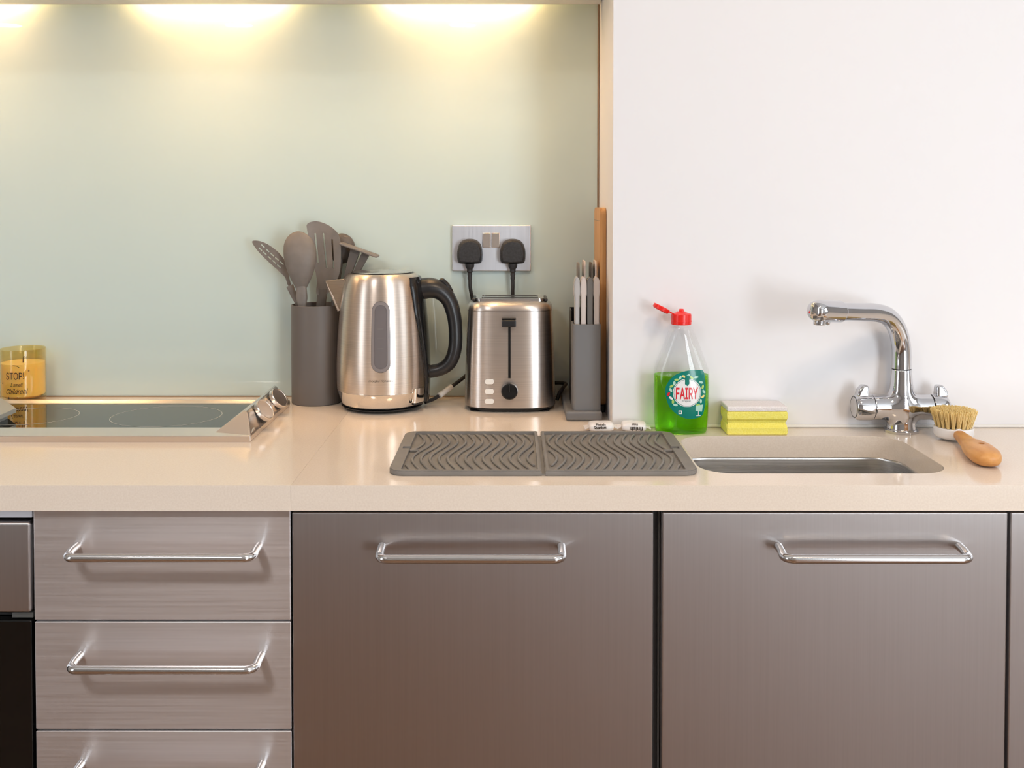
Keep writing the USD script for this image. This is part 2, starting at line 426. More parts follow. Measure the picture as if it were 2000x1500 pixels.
LAMP_Z = SOFFIT + 0.030
first = Thing('strip_light', 'warm strip light hidden above the kettle, glowing on the splashback', 'light', (-0.555, 0.572, LAMP_Z), group=None)
c = first.loc
first.add('housing', rbox(c + (-0.125, 0.0002, -0.008), c + (0.125, 0.007, 0.012), 0.0015), 'white_plastic')
first.add('diffuser', rbox(c + (-0.118, 0.0072, -0.007), c + (0.118, 0.0105, 0.009), 0.0015), 'led', label='glowing diffuser')
first.prim.SetCustomDataByKey('label', 'warm strip light that glows on the glass above the hob')
copy_thing(first, 'strip_light', (-0.100, 0.572, LAMP_Z), 'warm strip light that glows on the glass above the toaster and kettle')
copy_thing(first, 'strip_light', (-1.025, 0.572, LAMP_Z), 'warm strip light that glows on the glass at the left edge of the photo')

spot = Thing('downlight', 'warm downlight under the wall cabinet, above the hob', 'light', (-0.555, 0.415, SOFFIT))
def ringmesh(c, r0, r1, z0, z1):
    return extr(Point(c[0], c[1]).buffer(r1, quad_segs=16).difference(Point(c[0], c[1]).buffer(r0, quad_segs=16)), z0, z1)
spot.add('rim', ringmesh(spot.loc, 0.0265, 0.034, SOFFIT - 0.0022, SOFFIT - 0.0001), 'steel')
spot.add('can', ringmesh(spot.loc, 0.0262, 0.0268, SOFFIT, SOFFIT + 0.031), 'black_plastic')
spot.add('lens', extr(Point(*spot.loc[:2]).buffer(0.0260, quad_segs=16), SOFFIT - 0.0012, SOFFIT + 0.0010), 'spot', label='glowing lens')
copy_thing(spot, 'downlight', (-0.100, 0.415, SOFFIT), 'warm downlight under the wall cabinet, above the gap between kettle and toaster')
copy_thing(spot, 'downlight', (-1.025, 0.415, SOFFIT), 'warm downlight under the wall cabinet, above the candle')

t = Thing('ceiling_lamp', 'round ceiling lamp behind the camera', 'lamp', (-0.95, -1.55, 2.45))
t.add('shade', lathe([(0, 2.395), (0.205, 2.395), (0.22, 2.40), (0.22, 2.449), (0, 2.449)], (-0.95, -1.55), 48), 'white_plastic')

t = Thing('ceiling_lamp', 'wide round ceiling lamp above the sink side, out of the picture', 'lamp', (0.55, -1.0, 2.45))
t.add('shade', lathe([(0, 2.415), (0.235, 2.415), (0.245, 2.42), (0.245, 2.449), (0, 2.449)], (0.55, -1.0), 48), 'white_plastic')

# ================================================================== worktops, sink
opening = rrect(0.256, 0.058, 0.595, 0.277, 0.045, 12)
def slab(poly, z0, z1, ch=0.0012):
    return (extr(poly.buffer(-ch), z1 - ch, z1) + extr(poly, z0, z1 - ch)) if ch else extr(poly, z0, z1)
left_slab = sbox(-1.75, 0.0, -0.28456, 0.6070)
right_slab = Polygon([(-0.2844, 0.0), (1.9, 0.0), (1.9, WALL - 0.0003), (0.1620, WALL - 0.0003), (0.1620, 0.6070), (-0.2844, 0.6070)])
single('worktop', slab(left_slab, 0.8668, TOP, 0.0003), 'quartz', 'beige stone worktop left of the seam, carrying the hob', 'worktop')
single('worktop', slab(right_slab.difference(opening), 0.8668, TOP, 0.0003), 'quartz', 'beige stone worktop right of the seam, cut out for the sink', 'worktop')
t = Thing('sink', 'brushed steel basin sunk under the worktop', 'sink', (0.4255, 0.1675, 0.8667))
rim = opening.buffer(0.012); inner = opening.buffer(-0.002)
rings = []
for off, z in [(0.016, 0.8664), (0.002, 0.8664), (0.0, 0.8630), (-0.004, 0.80), (-0.010, 0.735), (-0.022, 0.722), (-0.05, 0.718)]:
    o = np.array(rrect(0.256 - off, 0.058 - off, 0.595 + off, 0.277 + off, max(0.045 + off, 0.006), 10).exterior.coords)[:-1]
    rings.append(np.column_stack([o, np.full(len(o), z)]))
n = min(len(r) for r in rings)
def resample(r, n):
    d = np.r_[0, np.cumsum(np.linalg.norm(np.diff(np.vstack([r, r[:1]]), axis=0), axis=1))]
    q = np.vstack([r, r[:1]]); s = np.linspace(0, d[-1], n, endpoint=False)
    return np.column_stack([np.interp(s, d, q[:, k]) for k in range(3)])
rings = [resample(r, 96) for r in rings]
V, F = loft(rings, caps=False)
bot = len(V); V = np.vstack([V, rings[-1].mean(0)])
F = np.vstack([F, [[bot, 6 * 96 + k, 6 * 96 + (k + 1) % 96] for k in range(96)]])
if F is not None:
    tm = trimesh.Trimesh(V, F, process=False)
    if tm.face_normals[-1][2] < 0: F = F[:, ::-1]
t.add('basin', (V, F), 'basin_steel', smooth=50)
t.add('drain', lathe([(0, 0.7185), (0.036, 0.7185), (0.038, 0.7200), (0.034, 0.7212), (0.028, 0.7195), (0, 0.7195)], (0.4255, 0.1675), 40), 'chrome')

# ================================================================== base units
def bar_handle(x0, x1, z, y_face, drop=0.003):
    """round bar handle: two posts from the front and a bar, one bent tube"""
    y1 = y_face - 0.037
    r = 0.0055
    pts = [(x0, y_face, z + drop), (x0, y_face - 0.018, z + drop * 0.6)]
    k = 0.012
    for a in np.linspace(0, np.pi / 2, 7):
        pts.append((x0 + k - k * math.cos(a), y1 + k - k * math.sin(a), z))
    for a in np.linspace(np.pi / 2, 0, 7):
        pts.append((x1 - k + k * math.cos(a), y1 + k - k * math.sin(a), z))
    pts += [(x1, y_face - 0.018, z + drop * 0.6), (x1, y_face, z + drop)]
    return sweep(pts, r, 16, side=(0, 0, 1))

FACE = 0.012
t = Thing('drawer_unit', 'stack of brushed steel drawers with chrome bar handles, below the hob knobs', 'drawer unit', (-0.455, 0.30, 0.1))
t.add('carcass', box((-0.6222, 0.0315, 0.1), (-0.2872, 0.60, 0.8664)), 'dark', label='dark carcass behind the drawer fronts')
for k, (z0, z1) in enumerate([(0.7200, 0.8662), (0.5760, 0.7175), (0.4320, 0.5735), (0.2880, 0.4295), (0.1060, 0.2855)]):
    d = t.add('drawer', rbox((-0.6218, FACE, z0), (-0.2878, 0.031, z1), 0.0012), 'drawer_steel')
    dx = (-0.0005, 0.002, 0.002, 0.002, 0.002)[k]
    t.add('handle', bar_handle(-0.5650 + dx, -0.3290 + dx, z1 - (0.0520, 0.0465, 0.0465, 0.0465, 0.0465)[k], FACE), 'bar_chrome', under=d, label='chrome bar handle')

def door_unit(name, label, x0, x1, hx0, hx1):
    t = Thing(name, label, 'cabinet', ((x0 + x1) / 2, 0.30, 0.1))
    t.add('carcass', box((x0 + 0.002, 0.0325, 0.1), (x1 - 0.002, 0.335 if x1 > 0.2 else 0.60, 0.715)), 'dark', label='dark carcass behind the door')
    d = t.add('door', rbox((x0, FACE, 0.105), (x1, 0.032, 0.8612), 0.0018), 'door_steel')
    if hx0:
        t.add('handle', bar_handle(hx0, hx1, 0.8130, FACE, 0.004), 'bar_chrome', under=d, label='chrome bar handle')
door_unit('base_cabinet', 'brushed steel cabinet door below the toaster, between the drawers and the sink cabinet', -0.2857, 0.1838, -0.1690, 0.0640)
door_unit('base_cabinet', 'brushed steel cabinet door below the sink', 0.1953, 0.6440, 0.3460, 0.5810)
door_unit('base_cabinet', 'brushed steel panel at the right edge of the photo, beside the sink cabinet', 0.6478, 1.10, None, None)
single('plinth', box((-1.6, 0.070, 0.0005), (1.10, 0.086, 0.0995)), 'dark', 'dark plinth board under the base units, below the picture', 'plinth')
t = Thing('filler_strip', 'dark filler strip in the gap between the two wide steel doors', 'filler strip', (0.1896, 0.05, 0.1))
t.add('back', box((0.1842, 0.030, 0.1), (0.1949, 0.034, 0.8664)), 'dark')
t.add('edge', box((0.1916, 0.0260, 0.1), (0.1940, 0.0298, 0.8664)), 'edge_grey', label='thin grey panel edge in the gap')

t = Thing('oven', 'built-in oven with steel fascia and black glass door at the left edge', 'oven', (-0.92, 0.30, 0.1))
t.add('body', box((-1.225, 0.0385, 0.1), (-0.6262, 0.58, 0.852)), 'dark')
t.add('fascia', rbox((-1.22, FACE, 0.7290), (-0.6262, 0.034, 0.8485), 0.004, 16), 'door_steel', label='brushed steel control fascia')
t.add('vent', box((-1.19, 0.030, 0.7200), (-0.655, 0.0384, 0.7285)), 'dark')
t.add('vent_end', rbox((-0.6545, 0.018, 0.7205), (-0.6262, 0.0384, 0.7280), 0.001), 'edge_grey')
t.add('door', rbox((-1.22, FACE + 0.001, 0.20), (-0.6262, 0.038, 0.7190), 0.002), 'oven_glass', label='black glass oven door')
t.add('top_filler', rbox((-1.23, 0.018, 0.8525), (-0.6262, 0.030, 0.8662), 0.001), 'filler', label='white filler strip above the fascia')

# ================================================================== hob
t = Thing('hob', 'two-ring black glass hob with raised steel frame and two steel knobs', 'hob', (-0.68, 0.375, TOP))
HX1, HY0, HY1 = -0.3965, 0.236, 0.515
def frame_profile_front():
    # (y, z) of the front rail, rising from the lip to the glass
    return Polygon([(HY0, TOP), (HY0, TOP + 0.0085), (HY0 + 0.0015, TOP + 0.0098), (HY0 + 0.028, TOP + 0.0152), (HY0 + 0.031, TOP + 0.0156), (HY0 + 0.034, TOP + 0.0152), (HY0 + 0.036, TOP + 0.0085), (HY0 + 0.036, TOP)])
def frame_profile_back():
    return Polygon([(HY1, TOP), (HY1, TOP + 0.0095), (HY1 - 0.002, TOP + 0.0118), (HY1 - 0.006, TOP + 0.0126), (HY1 - 0.0085, TOP + 0.0122), (HY1 - 0.0155, TOP + 0.0072), (HY1 - 0.0185, TOP + 0.0060), (HY1 - 0.0185, TOP)])
fr = t.add('frame', join(extr_x(frame_profile_front(), -1.06, HX1 - 0.0015), extr_x(frame_profile_back(), -1.06, HX1 - 0.0015),
    box((-1.06, HY0 + 0.0361, TOP), (-1.045, HY1 - 0.0186, TOP + 0.012)),
    rbox((HX1 - 0.012, HY0 + 0.0002, TOP), (HX1, HY1 - 0.0002, TOP + 0.0098), 0.002)), 'hob_steel', smooth=20)
GZ = TOP + 0.0080
gl = t.add('glass_plate', box((-1.0445, HY0 + 0.0362, TOP + 0.0005), (HX1 - 0.0125, HY1 - 0.0187, GZ)), 'hob_glass', label='black ceramic glass plate')
for cx, cy, r in [(-0.5750, 0.3890, 0.090), (-0.800, 0.3890, 0.075)]:
    ring = Point(cx, cy).buffer(r, quad_segs=40).difference(Point(cx, cy).buffer(r - 0.0012, quad_segs=40))
    ring = affinity.scale(ring, 1.0, 0.92, origin=(cx, cy))
    t.add('ring_mark', extr(ring, GZ + 0.00005, GZ + 0.00025), 'hob_mark', under=gl, label='thin grey cooking ring line')
# control panel: a ridge running front to back along the right-hand edge
A = np.array
wedge = hull_pts([(HX1 - 0.0005, HY0 + 0.004, TOP + 0.0095), (HX1 - 0.0005, HY1 - 0.001, TOP + 0.0095), (-0.4560, HY0 + 0.012, TOP + 0.0105), (-0.4560, HY1 - 0.001, TOP + 0.0105),
                  (-0.4165, 0.278, TOP + 0.0400), (-0.4130, 0.276, TOP + 0.0395), (-0.4110, 0.276, TOP + 0.0372), (-0.4250, HY1 - 0.002, TOP + 0.0365), (-0.4215, HY1 - 0.002, TOP + 0.036), (-0.4195, HY1 - 0.002, TOP + 0.034),
                  (-0.4185, 0.277, TOP + 0.0385), (HX1 - 0.0045, HY0 + 0.0035, TOP + 0.0102)])
cp = t.add('control_panel', wedge, 'hob_steel', smooth=12)
def axis_lathe(profile, base, n, seg=40):
    """lathe round an axis n that starts at base; profile (r, h)"""
    v, f = lathe(profile, (0, 0), seg)
    n = A(n, float) / np.linalg.norm(n); u = np.cross([0, 1, 0.0], n); u /= np.linalg.norm(u); w = np.cross(n, u)
    return A(base) + v[:, :1] * u + v[:, 1:2] * w + v[:, 2:] * n, f
KN = A([0.77, -0.24, 0.59])
for bx, by, bz in [(-0.4065, 0.327, TOP + 0.0235), (-0.4085, 0.437, TOP + 0.0215)]:
    kb = t.add('knob', axis_lathe([(0, -0.004), (0.0165, -0.004), (0.0170, 0.004), (0.0160, 0.0085), (0, 0.0085)], (bx, by, bz), KN), 'black_plastic', under=None, label='black knob collar with polished steel cap')
    t.add('cap', axis_lathe([(0, 0.0086), (0.0178, 0.0086), (0.0184, 0.0096), (0.0184, 0.0150), (0.0176, 0.0166), (0.0166, 0.0164), (0.0160, 0.0158), (0, 0.0158)], (bx, by, bz), KN), 'hob_steel', smooth=25, under=kb, label='polished steel knob cap')

t = Thing('baking_tray', 'corner of a flat grey tray on the hob, at the left edge of the photo', 'tray', (-0.93, 0.36, GZ))
tp = Polygon([(-0.8165, 0.370), (-0.880, 0.452), (-0.895, 0.456), (-1.000, 0.456), (-1.000, 0.285), (-0.822, 0.285), (-0.8150, 0.292)])
t.add('tray_top', extr(tp, TOP + 0.0180, TOP + 0.0250) , 'tray')
t.add('foot', extr(tp.buffer(-0.012), GZ + 0.0003, TOP + 0.0179), 'tray')

# ================================================================== candle
CX, CY = -0.8945, 0.5590
t = Thing('candle', 'yellow scented candle in an amber glass, printed with black lettering', 'candle', (CX, CY, TOP))
t.add('glass_jar', lathe([(0, TOP), (0.036, TOP), (0.0388, TOP + 0.004), (0.039, TOP + 0.010), (0.039, TOP + 0.0965), (0.0385, TOP + 0.0975), (0.0375, TOP + 0.0965), (0.0375, TOP + 0.0125), (0.030, TOP + 0.0085), (0, TOP + 0.0085)], (CX, CY), 64), 'candle_glass', smooth=40)
w_ = t.add('wax', lathe([(0, TOP + 0.0088), (0.028, TOP + 0.0088), (0.0365, TOP + 0.0135), (0.0372, TOP + 0.016), (0.0372, TOP + 0.0720), (0.035, TOP + 0.0712), (0, TOP + 0.0706)], (CX, CY), 64), 'wax', smooth=40)
t.add('wick', sweep([(CX, CY, TOP + 0.070), (CX + 0.0005, CY, TOP + 0.078), (CX + 0.002, CY, TOP + 0.083)], 0.0009, 8), 'print_black', under=w_)
def on_cylinder(mesh, cx, cy, r, z, ang=0.0, lift=0.0003):
    """lettering wrapped on an upright cylinder, facing -y when ang = 0"""
    v, f = fine(mesh, 0.003)
    a = v[:, 0] / r + ang
    R = r + lift + v[:, 2]
    return np.column_stack([cx + R * np.sin(a), cy - R * np.cos(a), z + v[:, 1]]), f
ja = 0.08
for s, h, w, z, sh in [('STOP!', 0.0125, 0.0310, 0.0460, 0.0), ('I smell', 0.0062, 0.0200, 0.0335, 0.25), ('Children!', 0.0092, 0.0360, 0.0200, 0.3)]:
    t.add('lettering', on_cylinder(text(s, h, width=w, shear=sh), CX, CY, 0.039, TOP + z, ja + (0.08 if s != 'STOP!' else 0)), 'print_black', smooth=False)
def star(r):
    return Polygon([(r * (1 if k % 2 == 0 else 0.35) * math.sin(k * math.pi / 4), r * (1 if k % 2 == 0 else 0.35) * math.cos(k * math.pi / 4)) for k in range(8)])
for r, x, z in [(0.0028, -0.0105, 0.0125), (0.0022, 0.0235, 0.0605), (0.002, -0.025, 0.0385), (0.0012, 0.004, 0.0135)]:
    t.add('star_print', on_cylinder(extr(affinity.translate(star(r), x, 0), 0, 0.0003), CX, CY, 0.039, TOP + z, ja), 'print_black', smooth=False)
arc = LineString([(-0.003, 0.0), (0.003, -0.0012), (0.0075, -0.0042)]).buffer(0.0004)
t.add('swirl_print', on_cylinder(extr(arc, 0, 0.0003), CX, CY, 0.039, TOP + 0.0715, ja + 0.02), 'print_black', smooth=False)

# ================================================================== utensil holder and utensils
UX, UY = -0.3560, 0.5515
single('utensil_holder', lathe([(0, TOP), (0.0435, TOP), (0.0450, TOP + 0.0015), (0.0450, TOP + 0.1775), (0.0443, TOP + 0.1785), (0.0425, TOP + 0.1785), (0.0418, TOP + 0.1775), (0.0418, TOP + 0.004), (0, TOP + 0.004)], (UX, UY), 80), 'holder', 'dark grey cylindrical utensil holder beside the kettle', 'utensil holder', smooth=40)

def blade(outline, y, thick, holes=(), bend=0.0, smooth_n=6, closed=True):
    o = catmull(np.array([(x, 0, z) for x, z in outline]), smooth_n, closed=True)[:, [0, 2]]
    p = Polygon(o).buffer(0)
    for h in holes:
        p = p.difference(h)
    m = extr_y(p, y - thick / 2, y + thick / 2)
    v, f = fine(m, 0.006)
    zc = v[:, 2].min(); L = np.ptp(v[:, 2]); cx = v[:, 0].mean()
    v = v.copy(); v[:, 1] += bend * ((v[:, 2] - zc) / L) ** 2 + 6.0 * (v[:, 0] - cx) ** 2 * (1 if bend <= 0 else -1)
    return v, f

def utensil(name, label, loc):
    return Thing(name, label, 'utensil', loc, group=None)

# pierced turner leaning to the left
t = utensil('slotted_turner', 'grey pierced turner leaning far left out of the holder', (-0.337, 0.545, TOP + 0.006))
th = math.radians(0)
holes = []
ax0, ax1 = A([-0.4655, 1.1845]), A([-0.4190, 1.1420])
dv = (ax1 - ax0) / np.linalg.norm(ax1 - ax0); nv = A([-dv[1], dv[0]])
for i in range(5):
    for j in range(-1, 2):
        p = ax0 + dv * (0.009 + i * 0.0115) + nv * (j * 0.0075)
        holes.append(LineString([p - dv * 0.0032, p + dv * 0.0032]).buffer(0.0013))
bl = blade([(-0.4748, 1.1922), (-0.4577, 1.1925), (-0.4382, 1.1830), (-0.4215, 1.1678), (-0.4114, 1.1495), (-0.4070, 1.1240), (-0.4030, 1.1060), (-0.4097, 1.1130), (-0.4145, 1.1275), (-0.4264, 1.1396), (-0.4449, 1.1570), (-0.4634, 1.1750)], 0.5560, 0.0026, holes, bend=0.0)
t.add('blade', bl, 'utensil', smooth=35, label='blade pierced with small slots')
t.add('handle', sweep(catmull([(-0.4050, 0.5555, 1.1120), (-0.3960, 0.5535, 1.0920), (-0.3900, 0.5525, 1.0780), (-0.3780, 0.5510, 1.04), (-0.352, 0.5465, 0.950), (-0.3375, 0.545, 0.912)], 6), np.r_[np.linspace(0.0068, 0.0045, 12), np.full(19, 0.0045)], 14, ry=0.0036, side=(1, 0, 0)), 'utensil')

# solid spoon, its back to the camera
t = utensil('cooking_spoon', 'grey solid spoon with egg-shaped bowl, back facing out of the holder', (-0.374, 0.536, TOP + 0.005))
V = []; rings = []
sp0 = 1.1060; sp1 = 1.2118
for k, s in enumerate(np.r_[np.linspace(0.0, 0.84, 19), np.linspace(0.87, 0.99, 9), 1.0]):
    z = sp0 + (sp1 - sp0) * s
    wdt = float(np.interp(s, [0, 0.08, 0.18, 0.3, 0.42, 0.55, 0.66, 0.76, 0.84, 0.9, 0.94, 0.97, 0.99, 1.0], [0.0085, 0.0125, 0.0180, 0.0233, 0.0270, 0.0292, 0.0296, 0.0282, 0.0250, 0.0207, 0.0162, 0.0115, 0.0066, 0.0008]))
    cx = -0.3800 - 0.0045 * s + 0.006 * math.sin(math.pi * s) * 0.2
    a = np.linspace(0, 2 * np.pi, 40, endpoint=False)
    front = np.cos(a) >= 0
    dep = 0.0150 * math.sin(math.pi * s) ** 0.8 + 0.002
    x = cx + wdt * np.sin(a)
    y = np.where(np.cos(a) >= 0, -dep * np.cos(a), -(dep - 0.0032) * -np.cos(a) * 1.0)
    rings.append(np.column_stack([x, 0.534 + y, np.full(40, z)]))
t.add('bowl', loft(rings), 'utensil', smooth=50)
t.add('handle', sweep(catmull([(-0.3793, 0.5325, 1.120), (-0.3788, 0.5328, 1.095), (-0.378, 0.5335, 1.06), (-0.375, 0.535, 0.96), (-0.374, 0.536, 0.9065)], 6), np.r_[np.linspace(0.0085, 0.0105, 7), np.linspace(0.0105, 0.0065, 6), np.full(12, 0.006)], 16, ry=0.0048, side=(1, 0, 0)), 'utensil')

# tall slotted spatula
t = utensil('slotted_spatula', 'tall brown-grey spatula with three long slots, in the middle of the holder', (-0.372, 0.573, TOP + 0.005))
sl = [LineString([(-0.3598, 1.2060), (-0.3548, 1.1540)]).buffer(0.0016), LineString([(-0.3452, 1.2060), (-0.3390, 1.1445)]).buffer(0.0016), LineString([(-0.3290, 1.1950), (-0.3262, 1.1445)]).buffer(0.0016)]
bl = blade([(-0.3740, 1.2160), (-0.3737, 1.2238), (-0.3679, 1.2277), (-0.3558, 1.2290), (-0.3352, 1.2212), (-0.3185, 1.2070), (-0.3128, 1.1890), (-0.3122, 1.1640), (-0.3135, 1.1420), (-0.3185, 1.1240), (-0.3290, 1.1090), (-0.3390, 1.0960), (-0.3570, 1.0960), (-0.3565, 1.1200), (-0.3610, 1.1470), (-0.3680, 1.1840)], 0.5640, 0.0032, sl, bend=0.004)
t.add('blade', bl, 'utensil', smooth=35, label='blade with three long slots')
t.add('handle', sweep(catmull([(-0.3465, 0.5640, 1.1060), (-0.3500, 0.5660, 1.0780), (-0.3565, 0.5680, 1.04), (-0.3680, 0.572, 0.95), (-0.3720, 0.5730, 0.906)], 6), np.r_[np.linspace(0.0095, 0.0085, 7), np.linspace(0.0083, 0.0055, 6), np.full(12, 0.0055)], 14, ry=0.0042, side=(1, 0, 0)), 'utensil')

# ladle, mostly hidden behind the spatula
t = utensil('ladle', 'dark grey ladle mostly hidden behind the slotted spatula', (-0.345, 0.560, TOP + 0.005))
lc = A([-0.3155, 0.5900, 1.1780])
rings = []
for s in np.linspace(0, 1, 13):
    r = 0.0245 * math.sin(math.pi / 2 * min(1, s * 1.02)) + 0.0006
    a = np.linspace(0, 2 * np.pi, 36, endpoint=False)
    rings.append(np.column_stack([lc[0] + r * np.sin(a), np.full(36, lc[1] - 0.013 * math.cos(math.pi / 2 * s)), lc[2] + r * 1.12 * np.cos(a)]))
rings.append(rings[-1] * 0.9 + 0.1 * lc + A([0, 0.0002, 0]))
rings = [np.column_stack([r[:, 0], r[:, 1], r[:, 2]]) for r in rings]
v, f = loft(rings)
t.add('bowl', (v, f), 'utensil_dark', smooth=60)
t.add('handle', sweep(catmull([(-0.3165, 0.5840, 1.160), (-0.3225, 0.5770, 1.11), (-0.3275, 0.5705, 1.0785), (-0.3350, 0.566, 1.0), (-0.345, 0.562, 0.9065)], 6), np.full(25, 0.0050), 14, ry=0.0042, side=(1, 0, 0)), 'utensil_dark')

# masher: flat head seen edge on
t = utensil('masher', 'dark grey masher with flat head seen edge-on, leaning right behind the kettle spout', (-0.337, 0.556, TOP + 0.005))
hd = rbox((-0.0365, -0.020, -0.0022), (0.0365, 0.016, 0.0022), 0.002)
v, f = raw(hd); ang = math.radians(19.5)
v = np.column_stack([v[:, 0] * math.cos(ang) + v[:, 2] * math.sin(ang), v[:, 1], -v[:, 0] * math.sin(ang) + v[:, 2] * math.cos(ang)]) + A([-0.2780, 0.5590, 1.1772])
t.add('head', (v, f), 'utensil', smooth=40, label='flat head seen edge-on')
for x0, x1, xb in [(-0.2940, -0.2775, -0.3085), (-0.2725, -0.2600, -0.3000)]:
    z0 = 1.1772 - ((x0 + x1) / 2 + 0.2780) * math.tan(ang) - 0.0015
    t.add('arm', hull_pts([(x0, 0.558, z0 + 0.0028), (x1, 0.558, z0 - 0.0026), (x0, 0.572, z0 + 0.0028), (x1, 0.572, z0 - 0.0026),
                           (xb - 0.002, 0.5585, 1.112), (xb + 0.0075, 0.5585, 1.112), (xb - 0.002, 0.567, 1.112), (xb + 0.0075, 0.567, 1.112)]), 'utensil_dark', smooth=20)
t.add('handle', sweep(catmull([(-0.3010, 0.5625, 1.116), (-0.3110, 0.561, 1.100), (-0.3215, 0.5585, 1.076), (-0.3290, 0.5575, 1.03), (-0.3340, 0.5565, 0.96), (-0.3360, 0.556, 0.9065)], 5), np.r_[np.linspace(0.010, 0.005, 8), np.full(18, 0.0045)], 14, ry=0.004, side=(1, 0, 0)), 'utensil_dark')

# ================================================================== kettle
KX, KY = -0.2301, 0.5070
t = Thing('kettle', 'brushed steel electric kettle with black handle, spout to the left', 'kettle', (KX, KY, TOP))
kprof = [(0.0770, 0.9060), (0.0790, 0.9200), (0.0800, 0.9345), (0.0806, 0.9500), (0.0808, 0.9680), (0.0803, 0.9920), (0.0793, 1.0170), (0.0776, 1.0430), (0.0754, 1.0675), (0.0728, 1.0930), (0.0700, 1.1130), (0.0676, 1.1240), (0.0650, 1.1310), (0.0617, 1.1360), (0.0585, 1.1386)]
def KR(z):
    p = A(kprof); return np.interp(z, p[:, 1], p[:, 0])
zz = np.linspace(0.9352, 1.113, 40)
from scipy.interpolate import PchipInterpolator
pk = PchipInterpolator(A(kprof)[:, 1], A(kprof)[:, 0])
t.add('body', lathe([(0, 0.9352)] + [(float(pk(z)), z) for z in zz] + [(float(pk(z)), z) for z in np.linspace(1.116, 1.1386, 14)] + [(0.056, 1.1390), (0, 1.1390)], (KX, KY), 120), 'kettle_steel', smooth=40)
t.add('base_band', lathe([(0, 0.9075), (0.0690, 0.9075), (0.0705, 0.9085), (0.0728, 0.9135), (0.0760, 0.9210), (0.0785, 0.9280), (0.0799, 0.9345), (0.0797, 0.93515), (0, 0.93515)], (KX, KY), 120), 'polished', smooth=40, label='mirror-polished band round the foot')
pb = t.add('power_base', lathe([(0, TOP + 0.0012), (0.058, TOP + 0.0012), (0.0625, TOP + 0.0018), (0.0705, TOP + 0.0052), (0.0725, TOP + 0.0065), (0.0725, TOP + 0.0068), (0, TOP + 0.0068)], (KX, KY), 100), 'black_plastic', smooth=35, label='black round power base')
for a in (35, 145, 215, 325):
    cx, cy = KX + 0.05 * math.cos(math.radians(a)), KY + 0.05 * math.sin(math.radians(a))
    t.add('foot', lathe([(0, TOP + 0.0001), (0.006, TOP + 0.0001), (0.006, TOP + 0.0012), (0, TOP + 0.0012)], (cx, cy), 16), 'rubber', under=pb)
lid = t.add('lid', lathe([(0, 1.1391), (0.0525, 1.1391), (0.0532, 1.1405), (0.0500, 1.1418), (0.0300, 1.1436), (0, 1.1440)], (KX, KY), 90), 'steel', smooth=40, label='shallow steel lid')
t.add('lid_ring', extr(Point(KX, KY).buffer(0.0555, quad_segs=24).difference(Point(KX, KY).buffer(0.0533, quad_segs=24)), 1.1391, 1.1399), 'black_plastic', under=lid)
# spout: a V-shaped lip on the left
sp = hull_pts([(-0.3290, KY - 0.0035, 1.1235), (-0.3290, KY + 0.0035, 1.1235), (-0.2900, KY - 0.030, 1.1290), (-0.2900, KY + 0.030, 1.1290), (-0.2860, KY - 0.030, 1.112), (-0.2860, KY + 0.030, 1.112), (-0.3070, KY - 0.0022, 1.0720), (-0.3070, KY + 0.0022, 1.0720), (-0.300, KY, 1.07)])
sp = sp - Manifold(m3.Mesh(np.asarray(lathe([(0, 0.94)] + [(float(pk(z)) + 0.0002, z) for z in np.linspace(0.94, 1.1386, 60)] + [(0, 1.1386)], (KX, KY), 80)[0], np.float32), np.asarray(lathe([(0, 0.94)] + [(float(pk(z)) + 0.0002, z) for z in np.linspace(0.94, 1.1386, 60)] + [(0, 1.1386)], (KX, KY), 80)[1], np.uint32)))
spp = t.add('spout', sp, 'kettle_steel', smooth=20, label='polished pouring spout')
t.add('lip', join(sweep([(-0.3298, KY, 1.1248), (-0.3188, KY - 0.0012, 1.0985), (-0.3075, KY - 0.001, 1.0712)], [0.0016, 0.0030, 0.0026], 10), sweep([(-0.3298, KY - 0.001, 1.1240), (-0.312, KY - 0.0155, 1.1265), (-0.2935, KY - 0.0290, 1.1290)], [0.0014, 0.0014, 0.0012], 10)), 'kettle_steel', under=spp, label='bright rolled edge of the spout')
# black spine on the body's right side and the loop handle
def patch(z0, z1, nz, ang, half, lift0, lift1, c=(KX, KY), R=pk, na=18):
    """a curved plate lying on the body: ang in radians from +x, half-width per height"""
    zs = np.linspace(z0, z1, nz); outer, inner = [], []
    for z in zs:
        a = np.linspace(ang - half(z), ang + half(z), na)
        r0 = float(R(min(z, 1.1386)))
        prof = lift1 * np.minimum(1, 1.6 * np.cos(np.linspace(-1, 1, na) * math.pi / 2) ** 0.5 + 0.25)
        outer.append(np.column_stack([c[0] + (r0 + prof) * np.cos(a), c[1] + (r0 + prof) * np.sin(a), np.full(na, z)]))
        inner.append(np.column_stack([c[0] + (r0 + lift0) * np.cos(a), c[1] + (r0 + lift0) * np.sin(a), np.full(na, z)])[::-1])
    return loft([np.vstack([o, i]) for o, i in zip(outer, inner)])
t.add('spine', patch(0.9130, 1.1330, 34, 0.0, lambda z: math.radians(np.interp(z, [0.913, 0.95, 1.0, 1.07, 1.12, 1.133], [15, 17, 24, 35, 39, 36])), -0.002, 0.0042), 'black_gloss', smooth=35, label='black gloss spine behind the handle')
hp = catmull([(-0.1650, KY, 1.1090), (-0.1450, KY, 1.1118), (-0.1270, KY, 1.1062), (-0.1120, KY, 1.0900), (-0.1035, KY, 1.0640), (-0.1002, KY, 1.0350), (-0.1015, KY, 1.0040), (-0.1100, KY, 0.9800), (-0.1270, KY, 0.9670), (-0.1520, KY, 0.9620)], 6)
